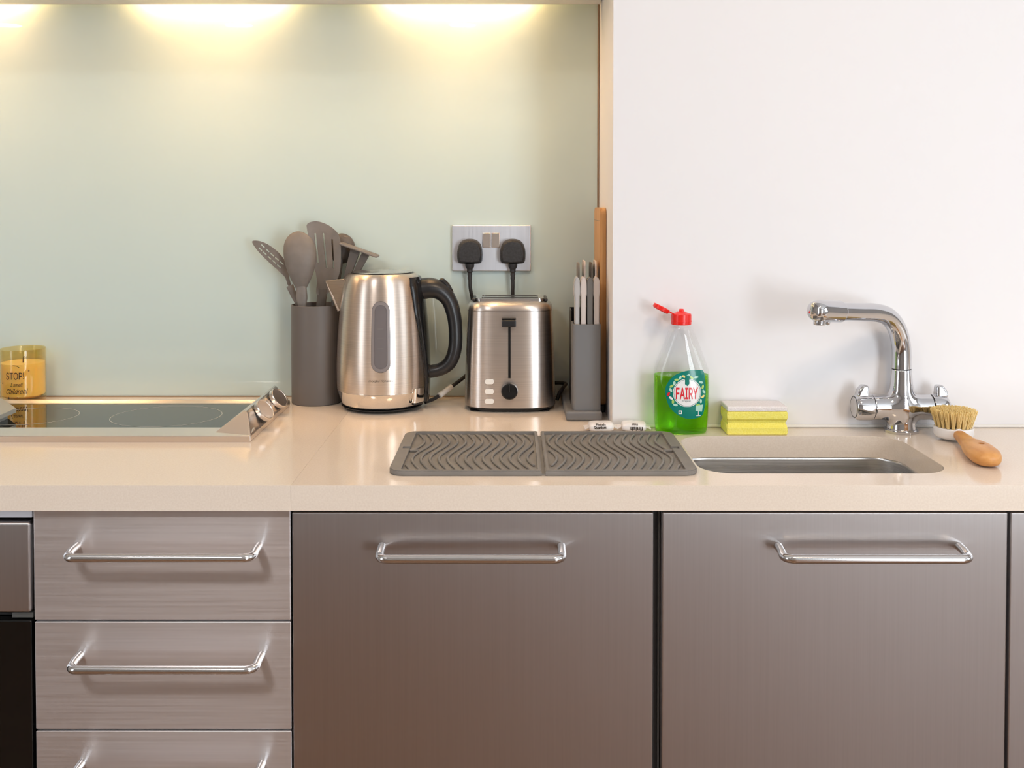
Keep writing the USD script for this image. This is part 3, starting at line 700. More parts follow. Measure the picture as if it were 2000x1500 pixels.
hr = np.interp(np.linspace(0, 9, len(hp)), range(10), [0.0195, 0.0185, 0.0165, 0.0140, 0.0128, 0.0122, 0.0122, 0.0122, 0.0115, 0.0115])
hh = t.add('handle', sweep(hp, hr * 1.10, 24, side=(0, 1, 0), ry=hr), 'black_plastic', smooth=50, label='black loop handle')
t.add('lid_button', sweep(*[q for q in [capsule_ends([(-0.1240, KY, 1.1235), (-0.1165, KY, 1.1160), (-0.1095, KY, 1.1050)], [0.0062, 0.0066, 0.0058])[0]]], capsule_ends([(-0.1240, KY, 1.1235), (-0.1165, KY, 1.1160), (-0.1095, KY, 1.1050)], [0.0062, 0.0066, 0.0058])[1], 16), 'black_gloss', smooth=50, under=hh, label='gloss black lid release button')
# water window on the front
WA = math.radians(-90 + 5.0)
def on_kettle(mesh, z, lift=0.0, ang=WA, size=0.004):
    v, f = fine(mesh, size)
    zv = z + v[:, 1]; R = pk(zv) + lift + v[:, 2]; a = ang + v[:, 0] / 0.0795
    return np.column_stack([KX + R * np.cos(a), KY + R * np.sin(a), zv]), f
def pill(w, h):
    return LineString([(0, -(h - w) / 2), (0, (h - w) / 2)]).buffer(w / 2, quad_segs=16)
WZ = 1.0345
wf = t.add('window_rim', on_kettle(extr(pill(0.0312, 0.1200).difference(pill(0.0218, 0.1085)), -0.003, 0.0012), WZ), 'window_frame', smooth=25, label='grey rim of the water window')
t.add('window', on_kettle(extr(pill(0.0217, 0.1084), -0.003, 0.0004), WZ), 'window_plastic', smooth=25, label='smoky water level window')
t.add('rim_line', on_kettle(extr(pill(0.0322, 0.1210).difference(pill(0.0311, 0.1199)), -0.003, 0.0009), WZ), 'black_plastic', smooth=25, under=wf)
for k, (s_, z_) in enumerate([('1.7', 1.0600), ('1.0', 1.0300), ('0.5', 1.0060)][:0]):
    pass
for z_ in (1.0150, 1.0330, 1.0480):
    t.add('level_mark', on_kettle(extr(sbox(-0.0055, -0.0003, 0.0045, 0.0003), 0, 0.0002), z_, 0.00045, size=0.003), 'print_grey', smooth=False)
t.add('lettering', on_kettle(text('morphy richards', 0.0034, width=0.0400, depth=0.0002), 0.9580, 0.0001, size=0.003), 'print_black', smooth=False)
# small polished catch at the spine's foot
t.add('foot_catch', patch(0.9170, 0.9420, 8, math.radians(-33), lambda z: math.radians(9), -0.002, 0.0055), 'polished', smooth=35, label='polished end piece beside the spine')
t.add('foot_catch_tip', patch(0.9135, 0.9168, 4, math.radians(-33), lambda z: math.radians(9), -0.002, 0.0055), 'black_gloss', smooth=35)

# ================================================================== toaster
TX, TY = -0.0036, 0.5205
t = Thing('toaster', 'brushed steel two-slice toaster with black lever and dial', 'toaster', (TX, TY, TOP))
def ring_at(w, d, z, n=3.4):
    q = superellipse(w, d, n, 96); return np.column_stack([TX + q[:, 0], TY + q[:, 1], np.full(96, z)])
body = hull_pts(np.vstack([ring_at(0.0805, 0.0680, 0.9080), ring_at(0.0808, 0.0680, 0.9120), ring_at(0.0785, 0.0660, 1.0000), ring_at(0.0757, 0.0630, 1.0745)]))
slot = box((-0.0066, TY - 0.09, 0.9600), (-0.0022, TY - 0.055, 1.0560))
b = t.add('body', body - slot, 'toaster_steel', smooth=30)
t.add('top_cap', hull_pts(np.vstack([ring_at(0.0755, 0.0628, 1.0750), ring_at(0.0757, 0.0630, 1.0780), ring_at(0.0745, 0.0617, 1.0825), ring_at(0.0715, 0.0590, 1.0865), ring_at(0.0670, 0.0550, 1.0890), ring_at(0.0600, 0.0490, 1.0902)])), 'toaster_steel', smooth=50, label='rounded brushed top')
t.add('foot_band', hull_pts(np.vstack([ring_at(0.0770, 0.0650, TOP + 0.0035), ring_at(0.0790, 0.0665, 0.9078), ring_at(0.0735, 0.0615, TOP + 0.0018)])), 'black_plastic', smooth=40, label='black plastic foot band')
for sx in (-1, 1):
    for sy in (-1, 1):
        cx, cy = TX + sx * 0.058, TY + sy * 0.045
        t.add('foot', lathe([(0, TOP + 0.0001), (0.011, TOP + 0.0001), (0.012, TOP + 0.0017), (0, TOP + 0.0017)], (cx, cy), 20), 'rubber')
frame = extr(rrect(TX - 0.0600, TY - 0.0380, TX + 0.0600, TY + 0.0400, 0.010), 1.0903, 1.0950)
s1, s2 = rrect(TX - 0.0500, TY - 0.0300, TX + 0.0500, TY - 0.0070, 0.004), rrect(TX - 0.0500, TY + 0.0090, TX + 0.0500, TY + 0.0320, 0.004)
t.add('slot_frame', frame - extr(s1.union(s2), 1.0912, 1.1), 'steel', smooth=25, label='steel frame round the two bread slots')
for s_ in (s1, s2):
    t.add('slot_opening', extr(s_.buffer(-0.0002), 1.0913, 1.0918), 'black_plastic', label='dark bread slot')
for sx in (-1, 1):
    t.add('frame_end', rbox((TX + sx * 0.0602, TY - 0.030, 1.0895), (TX + sx * 0.0665, TY + 0.032, 1.0945), 0.0018), 'black_plastic')
def front_y(x, z):
    w = np.interp(z, [0.912, 1.0, 1.0745], [0.0808, 0.0785, 0.0757]); d = np.interp(z, [0.912, 1.0, 1.0745], [0.0680, 0.0660, 0.0630])
    return TY - d * (1 - abs((x - TX) / w) ** 3.4) ** (1 / 3.4)
t.add('lever_slot', box((-0.0065, TY - 0.0640, 0.9602), (-0.0023, TY - 0.0552, 1.0558)), 'black_gloss', label='dark lever slot')
lv = rbox((-0.0178, TY - 0.0795, 1.0500), (0.0070, TY - 0.0660, 1.0620), 0.0022)
t.add('lever', lv, 'black_plastic', smooth=30, label='black push-down lever')
t.add('lever_top', rbox((-0.0178, TY - 0.0770, 1.0622), (0.0070, TY - 0.0660, 1.0652), 0.0012), 'black_gloss')
dy = front_y(-0.0044, 0.9383)
d_ = t.add('dial', axis_lathe([(0, -0.001), (0.0150, -0.001), (0.0150, 0.004), (0.0138, 0.0105), (0.0120, 0.0120), (0, 0.0120)], (-0.0044, dy, 0.9383), (0, -1, 0.02), 48), 'black_gloss', smooth=35, label='black browning dial')
t.add('pointer', box((-0.0052, dy - 0.0150, 0.9386), (-0.0036, dy - 0.0121, 0.9500)), 'black_plastic', under=d_)
for z_ in (0.9543, 0.9374, 0.9204):
    y_ = front_y(-0.0391, z_)
    bt = affinity.translate(rrect(-0.0088, -0.0052, 0.0088, 0.0052, 0.0048), -0.0391, z_)
    k_ = t.add('button', extr_y(bt.buffer(-0.0008), y_ - 0.0030, y_ + 0.002), 'lit_button', label='white oval button')
    t.add('button_rim', extr_y(bt.difference(bt.buffer(-0.0007)), y_ - 0.0016, y_ + 0.002), 'brass', under=k_)

# ================================================================== socket, plugs and their cables
t = Thing('wall_socket', 'brushed steel double wall socket with two rocker switches', 'socket', (-0.038, GLASS - 0.001, 1.178))
SY = GLASS - 0.0090
plate = rbox((-0.1112, SY, 1.1357), (0.0353, SY + 0.0085, 1.2215), 0.0018)
t.add('plate', plate, 'socket', smooth=30)
for x0 in (-0.0545, -0.0378):
    r_ = rbox((x0, SY - 0.0022, 1.1800), (x0 + 0.0152, SY - 0.0002, 1.2070), 0.0012)
    v, f = raw(r_); v = v.copy(); v[:, 1] += (v[:, 2] - 1.1935) / 0.027 * 0.0014 * (v[:, 1] < SY - 0.001)
    t.add('switch', (v, f), 'brass', smooth=25, label='rocker switch')
for x_ in (-0.1045, 0.0285):
    t.add('screw', axis_lathe([(0, -0.001), (0.0026, -0.001), (0.0026, 0.0003), (0.0020, 0.0008), (0, 0.0008)], (x_, SY, 1.1785), (0, -1, 0), 20), 'steel')
def plug(name, label, px, cable):
    t = Thing(name, label, 'plug', (px, SY, 1.1735))
    o = [(-0.0237, 1.1650), (-0.0218, 1.1535), (-0.0150, 1.1505), (0.0150, 1.1505), (0.0218, 1.1535), (0.0237, 1.1650), (0.0230, 1.1760), (0.0195, 1.1868), (0.0120, 1.1940), (0, 1.1962), (-0.0120, 1.1940), (-0.0195, 1.1868), (-0.0230, 1.1760)]
    o = Polygon(catmull(np.array([(x, 0, z) for x, z in o]), 5, closed=True)[:, [0, 2]])
    pts = []
    for y, sc in [(0.0, 0.97), (0.003, 1.0), (0.011, 0.985), (0.018, 0.90), (0.0205, 0.80)]:
        q = A(affinity.scale(o, sc, sc, origin=(0, 1.172)).exterior.coords)[:-1]
        pts.append(np.column_stack([q[:, 0] + px, np.full(len(q), SY - 0.0003 - y), q[:, 1]]))
    b = t.add('body', hull_pts(np.vstack(pts)), 'plug_black', smooth=50, label='black three-pin plug body')
    cy = SY - 0.0098
    t.add('cable_grip', lathe([(0, 1.1215), (0.0038, 1.1215), (0.0042, 1.124), (0.0036, 1.127), (0.0046, 1.130), (0.0040, 1.133), (0.0055, 1.136), (0.0050, 1.139), (0.0062, 1.142), (0.0080, 1.1445), (0.0086, 1.1504), (0, 1.1504)], (px, cy), 24), 'rubber', smooth=35, label='ribbed cable grip')
    t.add('cable', sweep(catmull([(px, cy, 1.1216)] + cable, 8), 0.0033, 12), 'rubber', smooth=60, label='black cable')
    return t
kp = plug('plug', 'left black plug in the wall socket, its cable running to the kettle', -0.0779,
     [(-0.0772, 0.5810, 1.1070), (-0.0745, 0.5850, 1.0900), (-0.0690, 0.5925, 1.0600), (-0.0560, 0.5945, 1.0100), (-0.0560, 0.5945, 0.9700), (-0.0740, 0.5920, 0.9520), (-0.0930, 0.5780, 0.9370), (-0.1215, 0.5600, 0.9185), (-0.1400, 0.5430, 0.9080), (-0.1560, 0.5250, 0.9045)])
kp.add('tag', sweep(catmull([(-0.1330, 0.5475, 0.9115), (-0.1230, 0.5575, 0.9175), (-0.1110, 0.5672, 0.9252)], 4), 0.0052, 12), 'tag', label='white tag wrapped round the cable')
plug('plug', 'right black plug in the wall socket, its cable running behind the toaster', 0.0014,
     [(0.0014, 0.5815, 1.1070), (0.0014, 0.5860, 1.0900), (0.0030, 0.5945, 1.0550), (0.0100, 0.5950, 1.0000), (0.0350, 0.5945, 0.9500), (0.0700, 0.5870, 0.9310), (0.0900, 0.5720, 0.9310), (0.0985, 0.5620, 0.9310), (0.0945, 0.5520, 0.9275), (0.0862, 0.5455, 0.9170), (0.0815, 0.5405, 0.9050)])

# ================================================================== knife block and chopping boards by the reveal
t = Thing('knife_block', 'grey upright knife block on a wide foot, right of the toaster', 'knife block', (0.125, 0.49, TOP))
t.add('foot', rbox((0.0897, 0.3848, TOP + 0.0002), (0.1500, 0.5930, TOP + 0.0165), 0.004, 16), 'knife_block', smooth=40)
bx0, bx1, by0, by1, bz1 = 0.1016, 0.1484, 0.3935, 0.5050, 1.0600
tower = extr(rrect(bx0, by0, bx1, by0 + 0.055, 0.006), TOP + 0.0166, bz1) - box((bx0 + 0.0020, by0 + 0.006, 0.93), (bx1 - 0.0020, by0 + 0.050, 1.2))
t.add('tower', tower, 'knife_block', smooth=40, label='hollow front tower that holds the knives')
rack = box((bx0 - 0.0005, by0 + 0.0560, TOP + 0.0166), (bx0 + 0.0012, by1, 1.0780))
for xx in (0.1098, 0.1200, 0.1305, 0.1400, 0.1467):
    rack = rack + box((xx, by0 + 0.0560, TOP + 0.0166), (xx + 0.0010, by1, 1.0780 if xx < 0.146 else 1.02))
t.add('rack', rack + box((bx0 - 0.0005, by1, TOP + 0.0166), (0.1477, by1 + 0.002, 1.0780)), 'black_plastic', label='dark slotted rack behind the tower')
def knife(label, x0, x1, m, zt):
    w = x1 - x0; y0 = by0 + 0.0080
    t = Thing('knife', label, 'knife', ((x0 + x1) / 2, y0 + 0.012, 0.95), group=None)
    prof = catmull([(0, 0, 1.0000), (0, 0, 1.1020), (-0.0009, 0, 1.1060), (-0.0009, 0, 1.1230), (0.0002, 0, 1.1335), (w * 0.36, 0, zt), (w * 0.60, 0, zt), (w + 0.0000, 0, 1.1340), (w + 0.0009, 0, 1.1230), (w + 0.0009, 0, 1.1065), (w, 0, 1.1020), (w, 0, 1.0000)], 4, closed=False)[:, [0, 2]]
    P = Polygon(prof).buffer(0)
    P = affinity.translate(P, x0, 0)
    v, f = raw(extr_y(P.buffer(-0.0012), y0, y0 + 0.026) + extr_y(P, y0 + 0.0012, y0 + 0.0248))
    h = t.add('handle', (v, f), m, smooth=35)
    t.add('blade', hull_pts([((x0 + x1) / 2 - 0.0007, y0 + 0.004, 0.9999), ((x0 + x1) / 2 + 0.0007, y0 + 0.004, 0.9999), ((x0 + x1) / 2 - 0.0002, y0 + 0.024, 0.9999), ((x0 + x1) / 2 + 0.0002, y0 + 0.024, 0.9999), ((x0 + x1) / 2, y0 + 0.006, 0.9350)]), 'steel')
knife('light grey knife handle, leftmost of four in the block', 0.1052, 0.1128, 'knife_grey', 1.1385)
knife('pale cream knife handle, second from the left in the block', 0.1155, 0.1238, 'knife_cream', 1.1385)
knife('dark grey knife handle, the only dark one of four', 0.1260, 0.1352, 'knife_dark', 1.1375)
knife('pale cream knife handle, rightmost, beside the bamboo board', 0.1370, 0.1460, 'knife_cream', 1.1385)
def thin_board(label, x0, x1, zt, m):
    P = Polygon(list(rrect(0.4530, TOP + 0.0175, 0.5030, zt, 0.010).exterior.coords))
    single('chopping_board', extr_x(P, x0, x1), m, label, 'chopping board', smooth=40)
thin_board('thin grey-brown chopping board, leftmost of the thin boards behind the knives', 0.1140, 0.1166, 1.1585, 'utensil')
thin_board('thin cream chopping board behind the second knife handle', 0.1238, 0.1266, 1.1625, 'knife_cream')
thin_board('thin dark grey chopping board behind the dark knife handle', 0.1360, 0.1388, 1.1590, 'utensil_dark')
thin_board('thin cream chopping board nearest the bamboo board', 0.1428, 0.1456, 1.1625, 'knife_cream')
# tall bamboo board leaning by the reveal
P = rrect(0.4480, TOP + 0.0130, 0.5750, 1.2545, 0.012)
t = Thing('chopping_board', 'tall bamboo chopping board standing in the corner by the white wall', 'chopping board', (0.1587, 0.51, TOP))
bb = extr_x(P.buffer(-0.0014), 0.1534, 0.1640) + extr_x(P, 0.1534 + 0.0014 - 0.0004, 0.1640 - 0.0010)
v, f = raw(bb); v = v.copy(); v[:, 0] -= 0.0021
t.add('board', (v, f), 'bamboo', smooth=35)
t.add('groove', extr_x(sbox(0.4500, 1.2310, 0.5730, 1.2322), 0.1512, 0.1514), 'sealant', label='thin dark seam near the top of the board')
t.add('foot', rbox((0.1506, 0.4560, TOP + 0.0002), (0.1612, 0.5700, TOP + 0.0129), 0.002), 'black_plastic', label='black foot')

# ================================================================== washing-up liquid bottle
BX, BY = 0.2672, 0.3045
t = Thing('washing_up_bottle', 'clear bottle of bright green washing-up liquid with open red cap', 'bottle', (BX, BY, TOP))
bz = [0.9003, 0.9020, 0.9070, 0.9150, 0.9350, 0.9680, 0.9928, 1.0040, 1.0148, 1.0260, 1.0367, 1.0470, 1.0578, 1.0640, 1.0665]
bw = [0.0392, 0.0412, 0.0422, 0.0430, 0.0440, 0.0446, 0.0441, 0.0418, 0.0378, 0.0338, 0.0297, 0.0254, 0.0212, 0.0186, 0.0172]
bd = [0.0200, 0.0225, 0.0238, 0.0245, 0.0252, 0.0258, 0.0260, 0.0258, 0.0250, 0.0240, 0.0228, 0.0212, 0.0192, 0.0178, 0.0170]
fw, fd = PchipInterpolator(bz, bw), PchipInterpolator(bz, bd)
def bring(z, inset=0.0, n=72):
    e = 2.35 if z < 1.0 else 2.35 - 0.35 * min(1, (z - 1.0) / 0.06)
    q = superellipse(float(fw(z)) - inset, float(fd(z)) - inset, e, n)
    return np.column_stack([BX + q[:, 0], BY + q[:, 1], np.full(n, z)])
zs = np.r_[0.9003, 0.9011, 0.9020, 0.904, 0.907, np.linspace(0.910, 1.064, 40), 1.0665]
V, F = loft([bring(z) for z in zs])
nb = len(V)
# push the base up in the middle, as moulded bottles have
V[nb - 2, 2] += 0.004
t.add('body', (V, F), 'bottle', smooth=50)
zs = np.r_[0.9020, 0.9035, 0.9060, np.linspace(0.910, 0.9925, 24)]
t.add('liquid', loft([bring(z, 0.0016) for z in zs]), 'liquid', smooth=50, label='bright green liquid filling the lower half')
t.add('neck', lathe([(0.0150, 1.0666), (0.0163, 1.0668), (0.0168, 1.0685), (0.0150, 1.0712), (0, 1.0712)][::1], (BX, BY), 40), 'bottle', smooth=40)
cap = t.add('cap', lathe([(0, 1.0713), (0.0154, 1.0713), (0.0158, 1.0725), (0.0158, 1.0865), (0.0150, 1.0882), (0.0075, 1.0905), (0.0065, 1.0915), (0, 1.0918)], (BX, BY), 48), 'red_plastic', smooth=35, label='red cap')
t.add('cap_band', lathe([(0.0150, 1.0752), (0.01625, 1.0756), (0.01625, 1.0772), (0.0150, 1.0776)], (BX, BY), 48), 'red_plastic', under=cap)
t.add('nozzle', lathe([(0, 1.0905), (0.0040, 1.0905), (0.0036, 1.0950), (0.0030, 1.0958), (0, 1.0958)], (BX + 0.0002, BY), 24), 'red_plastic', smooth=35, under=cap)
t.add('hinge', hull_pts([(BX - 0.010, BY - 0.006, 1.0878), (BX - 0.010, BY + 0.006, 1.0878), (BX - 0.020, BY - 0.005, 1.0925), (BX - 0.020, BY + 0.005, 1.0925), (BX - 0.020, BY - 0.005, 1.0905), (BX - 0.020, BY + 0.005, 1.0905), (BX - 0.010, BY - 0.006, 1.0860), (BX - 0.010, BY + 0.006, 1.0860)]), 'red_plastic', under=cap)
ld = A(lathe([(0, -0.0038), (0.0115, -0.0038), (0.0135, -0.0022), (0.0138, 0.0026), (0.0128, 0.0034), (0.0120, 0.0026), (0.0118, -0.0010), (0, -0.0016)], (0, 0), 40)[0]); lf = lathe([(0, -0.0038), (0.0115, -0.0038), (0.0135, -0.0022), (0.0138, 0.0026), (0.0128, 0.0034), (0.0120, 0.0026), (0.0118, -0.0010), (0, -0.0016)], (0, 0), 40)[1]
an = math.radians(27)
ld = np.column_stack([ld[:, 0] * math.cos(an) + ld[:, 2] * math.sin(an), ld[:, 1], -ld[:, 0] * math.sin(an) + ld[:, 2] * math.cos(an)]) + A([BX - 0.0318, BY, 1.0965])
t.add('lid', (ld, lf), 'red_plastic', smooth=35, under=cap, label='flipped-open red lid')
# the label, wrapped on the bottle's front
LX, LZ = BX + 0.0055, 0.9675
def on_bottle(mesh, x, z, lift, size=0.0035):
    v, f = fine(mesh, size)
    X, Z = x + v[:, 0], z + v[:, 1]
    w, d = fw(Z), fd(Z)
    y = BY - d * (1 - np.clip(np.abs((X - BX) / w), 0, 0.999) ** 2.35) ** (1 / 2.35) - lift - v[:, 2]
    return fmap((np.column_stack([X, y, Z]), f), lambda q: q)
def px(pts, s=0.000785):       # label outline in units read off the label, origin at the white disc's centre
    return Polygon([((x - 1336) * s, (758 - y) * s) for x, y in pts])
lab = t.add('label', on_bottle(extr(Polygon(catmull(A([[(x - 1336) * 0.000785, 0, (758 - y) * 0.000785] for x, y in [(1293, 756), (1298, 738), (1313, 722), (1338, 713.5), (1358, 712.5), (1369, 716), (1373, 735), (1374.5, 758), (1373, 783), (1368, 803), (1355, 809), (1334, 809.5), (1313, 799), (1299, 782)]]), 5, closed=True)[:, [0, 2]]), 0, 0.0002), LX, LZ, 0.0003), 'label_teal', smooth=40, label='teal printed label')
def dec(name, poly, m, lift):
    t.add(name, on_bottle(extr(poly, 0, 0.0001), LX, LZ, lift), m, smooth=40, under=lab)
disc = Point(0, 0).buffer(0.0222, quad_segs=24)
dec('white_disc', disc, 'label_white', 0.0006)
dec('ring_line', disc.buffer(-0.0010).difference(disc.buffer(-0.0016)), 'label_teal', 0.00075)
t.add('lettering', on_bottle(text('FAIRY', 0.0172, bold=True, width=0.0345, depth=0.0001), LX - 0.0005, LZ - 0.0095, 0.0009), 'label_red', smooth=False, under=lab, label='red FAIRY lettering')
t.add('small_print', on_bottle(text('Original', 0.0026, width=0.0130, depth=0.0001), LX - 0.001, LZ - 0.0140, 0.0008), 'label_ink', smooth=False, under=lab)
dec('drop_mark', Polygon([(-0.0025, 0.0260), (0.0015, 0.0262), (0.0022, 0.0150), (0.0002, 0.0118), (-0.0026, 0.0140)]).buffer(0.0010), 'label_teal', 0.0009)
prng = np.random.default_rng(3)
for k, a in enumerate(np.r_[np.linspace(1.05, 3.95, 13), np.linspace(-0.85, 0.62, 6)]):
    r = 0.0265 + 0.0012 * prng.standard_normal() * 0.6
    x, z = r * math.cos(a), r * math.sin(a)
    if x > 0.0272 or abs(z) > 0.034: continue
    m_ = ['label_mint', 'label_lime', 'label_mint', 'label_yellow', 'label_mint', 'label_lime'][k % 6]
    if 9 <= k <= 10: m_ = ['label_red', 'label_white'][k - 9]
    leaf = affinity.rotate(affinity.scale(Point(0, 0).buffer(0.0030, quad_segs=5), 1.15, 0.62), math.degrees(a) + 90 + 35 * (-1) ** k)
    dec('leaf_print', affinity.translate(leaf, x, z), m_, 0.0006)
dec('panel_print', Polygon([(0.0135, -0.0205), (0.0258, -0.0190), (0.0238, -0.0305), (0.0135, -0.0285)]), 'label_mint', 0.0006)
dec('stem_print', sbox(0.0176, -0.0365, 0.0186, -0.0285).union(sbox(0.0145, -0.0368, 0.0220, -0.0358)), 'label_white', 0.0006)
dec('badge_print', affinity.translate(sbox(-0.0026, -0.0028, 0.0026, 0.0028).difference(sbox(-0.0013, -0.0016, 0.0013, 0.0012)), -0.0108, -0.0305), 'label_white', 0.0006)

# ================================================================== sponge
t = Thing('sponge', 'yellow kitchen sponge with a white scouring pad on top', 'sponge', (0.3835, 0.309, TOP))
sy0, sy1 = 0.2840, 0.3345
prof = [(sy0, TOP + 0.0003), (sy1, TOP + 0.0003), (sy1, TOP + 0.011), (sy1 - 0.0042, TOP + 0.0145), (sy1 - 0.0050, TOP + 0.0180), (sy1 - 0.0042, TOP + 0.0215), (sy1, TOP + 0.025), (sy1, TOP + 0.0365), (sy0, TOP + 0.0365), (sy0, TOP + 0.0250), (sy0 + 0.0048, TOP + 0.0215), (sy0 + 0.0058, TOP + 0.0180), (sy0 + 0.0048, TOP + 0.0145), (sy0, TOP + 0.0110)]
pp = Polygon(prof).buffer(-0.0012).buffer(0.0012, quad_segs=4)
sb = extr_x(pp.buffer(-0.0012), 0.3362, 0.4308) + extr_x(pp, 0.3374, 0.4296)
# finger groove also cut into the ends
for xe, sg in ((0.3362, 1), (0.4308, -1)):
    g = extr_y(Polygon([(xe - sg * 0.001, TOP + 0.0225), (xe + sg * 0.0020, TOP + 0.0195), (xe + sg * 0.0020, TOP + 0.0165), (xe - sg * 0.001, TOP + 0.0135)]), sy0 - 0.01, sy1 + 0.01)
    sb = sb - g
t.add('foam', sb, 'sponge', smooth=30, label='yellow foam with a finger groove')
t.add('pad', rbox((0.3364, sy0 + 0.0002, TOP + 0.0366), (0.4306, sy1 - 0.0002, TOP + 0.0448), 0.0022, 12), 'pad', smooth=40, label='white scouring pad')

# ================================================================== mixer tap
PX, PY = 0.6172, 0.3085
t = Thing('mixer_tap', 'chrome two-handle mixer tap with swivel spout behind the sink', 'tap', (PX, PY, TOP))
AZ = 0.9394
def smin(a, b, k):
    h = max(0.0, min(1.0, 0.5 + 0.5 * (b - a) / k))
    return b * (1 - h) + a * h - k * h * (1 - h)
tz, tr = [0.9052, 0.915, 0.925, 0.94, 0.955, 0.966, 0.98, 1.0005], [0.0225, 0.0212, 0.0206, 0.0206, 0.0198, 0.0183, 0.0166, 0.0152]
def sdf(x, y, z):
    dx, dy, dz = x, y, z
    r = float(np.interp(z, tz, tr))
    a = max(math.hypot(x, y) - r, 0.9052 - z, z - 0.9996)
    b = max(math.hypot(y, z - AZ) - 0.0200, abs(x) - 0.0462)
    return -smin(a, b, 0.011)
tb = Manifold.level_set(sdf, [-0.048, -0.028, 0.9040, 0.048, 0.028, 1.0010], 0.0014, 0.0)
t.add('body', tb.translate([PX, PY, 0]), 'chrome', smooth=True)
oct_ = [(0.0262 * math.cos(a), 0.0262 * math.sin(a)) for a in np.linspace(0, 2 * np.pi, 9)[:-1] + np.pi / 8 - 0.22]
t.add('base_ring', extr(affinity.translate(Polygon(oct_).buffer(0.001), PX, PY), TOP + 0.0002, TOP + 0.0040) + extr(affinity.translate(Point(0, 0).buffer(0.0232, quad_segs=16), PX, PY), TOP + 0.0040, TOP + 0.0056), 'chrome', smooth=25, label='eight-sided base ring')
t.add('seam', lathe([(0, 0.9998), (0.0146, 0.9998), (0.0146, 1.0012), (0, 1.0012)], (PX, PY), 40), 'black_plastic')
dirv = A([-0.8450, -0.5340])
def spt(s_, z):
    return (PX + dirv[0] * s_, PY + dirv[1] * s_, z)
path = catmull([spt(0, 1.0013), spt(0.0008, 1.0300), spt(0.0060, 1.0520), spt(0.0180, 1.0720), spt(0.0380, 1.0865), spt(0.0650, 1.0932), spt(0.1050, 1.0962), spt(0.1500, 1.0995)], 8)
t.add('spout', sweep(path, np.linspace(0.0148, 0.0140, len(path)), 32, side=(0, 0, 1) if False else (1, 0, 0)), 'chrome', smooth=60, label='curved spout')
e0, e1 = A(spt(0.1455, 1.0992)), A(spt(0.2060, 1.1038))
dn = (e1 - e0) / np.linalg.norm(e1 - e0); L = np.linalg.norm(e1 - e0)
sl_ = t.add('spout_end', axis_lathe([(0, 0), (0.0150, 0), (0.0164, 0.0012), (0.0166, 0.0030), (0.0166, L - 0.016), (0.0160, L - 0.009), (0.0140, L - 0.0035), (0.0110, L - 0.0008), (0, L)], e0, dn, 40), 'chrome', smooth=50, label='thicker spout end')
ac = e0 + dn * (L - 0.0150)
t.add('aerator', lathe([(0, ac[2] - 0.0205), (0.0085, ac[2] - 0.0205), (0.0092, ac[2] - 0.0195), (0.0092, ac[2] - 0.0100), (0, ac[2] - 0.0100)], (ac[0], ac[1]), 32), 'chrome', smooth=35, label='aerator under the spout end')
ac2 = e0 + dn * (L - 0.0330)
t.add('drop', lathe([(0, ac2[2] - 0.0215), (0.0032, ac2[2] - 0.0195), (0.0040, ac2[2] - 0.0165), (0.0028, ac2[2] - 0.0130), (0, ac2[2] - 0.0120)], (ac2[0], ac2[1]), 20), 'chrome', smooth=50)
for sg in (-1, 1):
    xk = PX + sg * 0.0465
    k_ = t.add('knob', axis_lathe([(0, 0), (0.0205, 0), (0.0209, 0.0010), (0.0209, 0.0200), (0.0200, 0.0245), (0.0185, 0.0268), (0.0175, 0.0275), (0, 0.0275)] if sg < 0 else [(0, 0), (0.0205, 0), (0.0209, 0.0010), (0.0207, 0.0120), (0.0190, 0.0215), (0.0140, 0.0265), (0.0070, 0.0282), (0, 0.0285)], (xk + sg * 0.0008, PY, AZ), (sg, 0, 0), 48), 'chrome', smooth=40, label='chrome turning knob')
    t.add('knob_seam', axis_lathe([(0, -0.0003), (0.0196, -0.0003), (0.0196, 0.0007), (0, 0.0007)], (xk, PY, AZ), (sg, 0, 0), 40), 'black_plastic', under=k_)
    if sg < 0:
        t.add('disc_seam', axis_lathe([(0.0160, 0.0274), (0.0174, 0.0274), (0.0172, 0.0279), (0.0160, 0.0280)], (xk + sg * 0.0008, PY, AZ), (sg, 0, 0), 40), 'black_plastic', under=k_)
        t.add('end_disc', axis_lathe([(0, 0.0276), (0.0160, 0.0276), (0.0150, 0.0283), (0, 0.0283)], (xk + sg * 0.0008, PY, AZ), (sg, 0, 0), 40), 'satin_steel', under=k_, label='satin end disc')
    a0, a1 = xk + sg * 0.0065, xk + sg * 0.0255
    bead = Manifold.sphere(0.0042, 20)
    pts = [(a0 + sg * 0.0042, AZ + 0.0200, 0.0050), (a1 - sg * 0.0042, AZ + 0.0200, 0.0050), (a0 + sg * 0.0046, AZ + 0.0314, 0.0036), (a0 + sg * 0.0088, AZ + 0.0314, 0.0036), (a0 + sg * 0.0132, AZ + 0.0262, 0.0040)]
    t.add('lever', Manifold.batch_hull([bead.translate([float(x), float(PY + q * w), float(z)]) for x, z, w in pts for q in (-1, 1)]), 'chrome', smooth=50, under=k_, label='short lever on top of the knob')

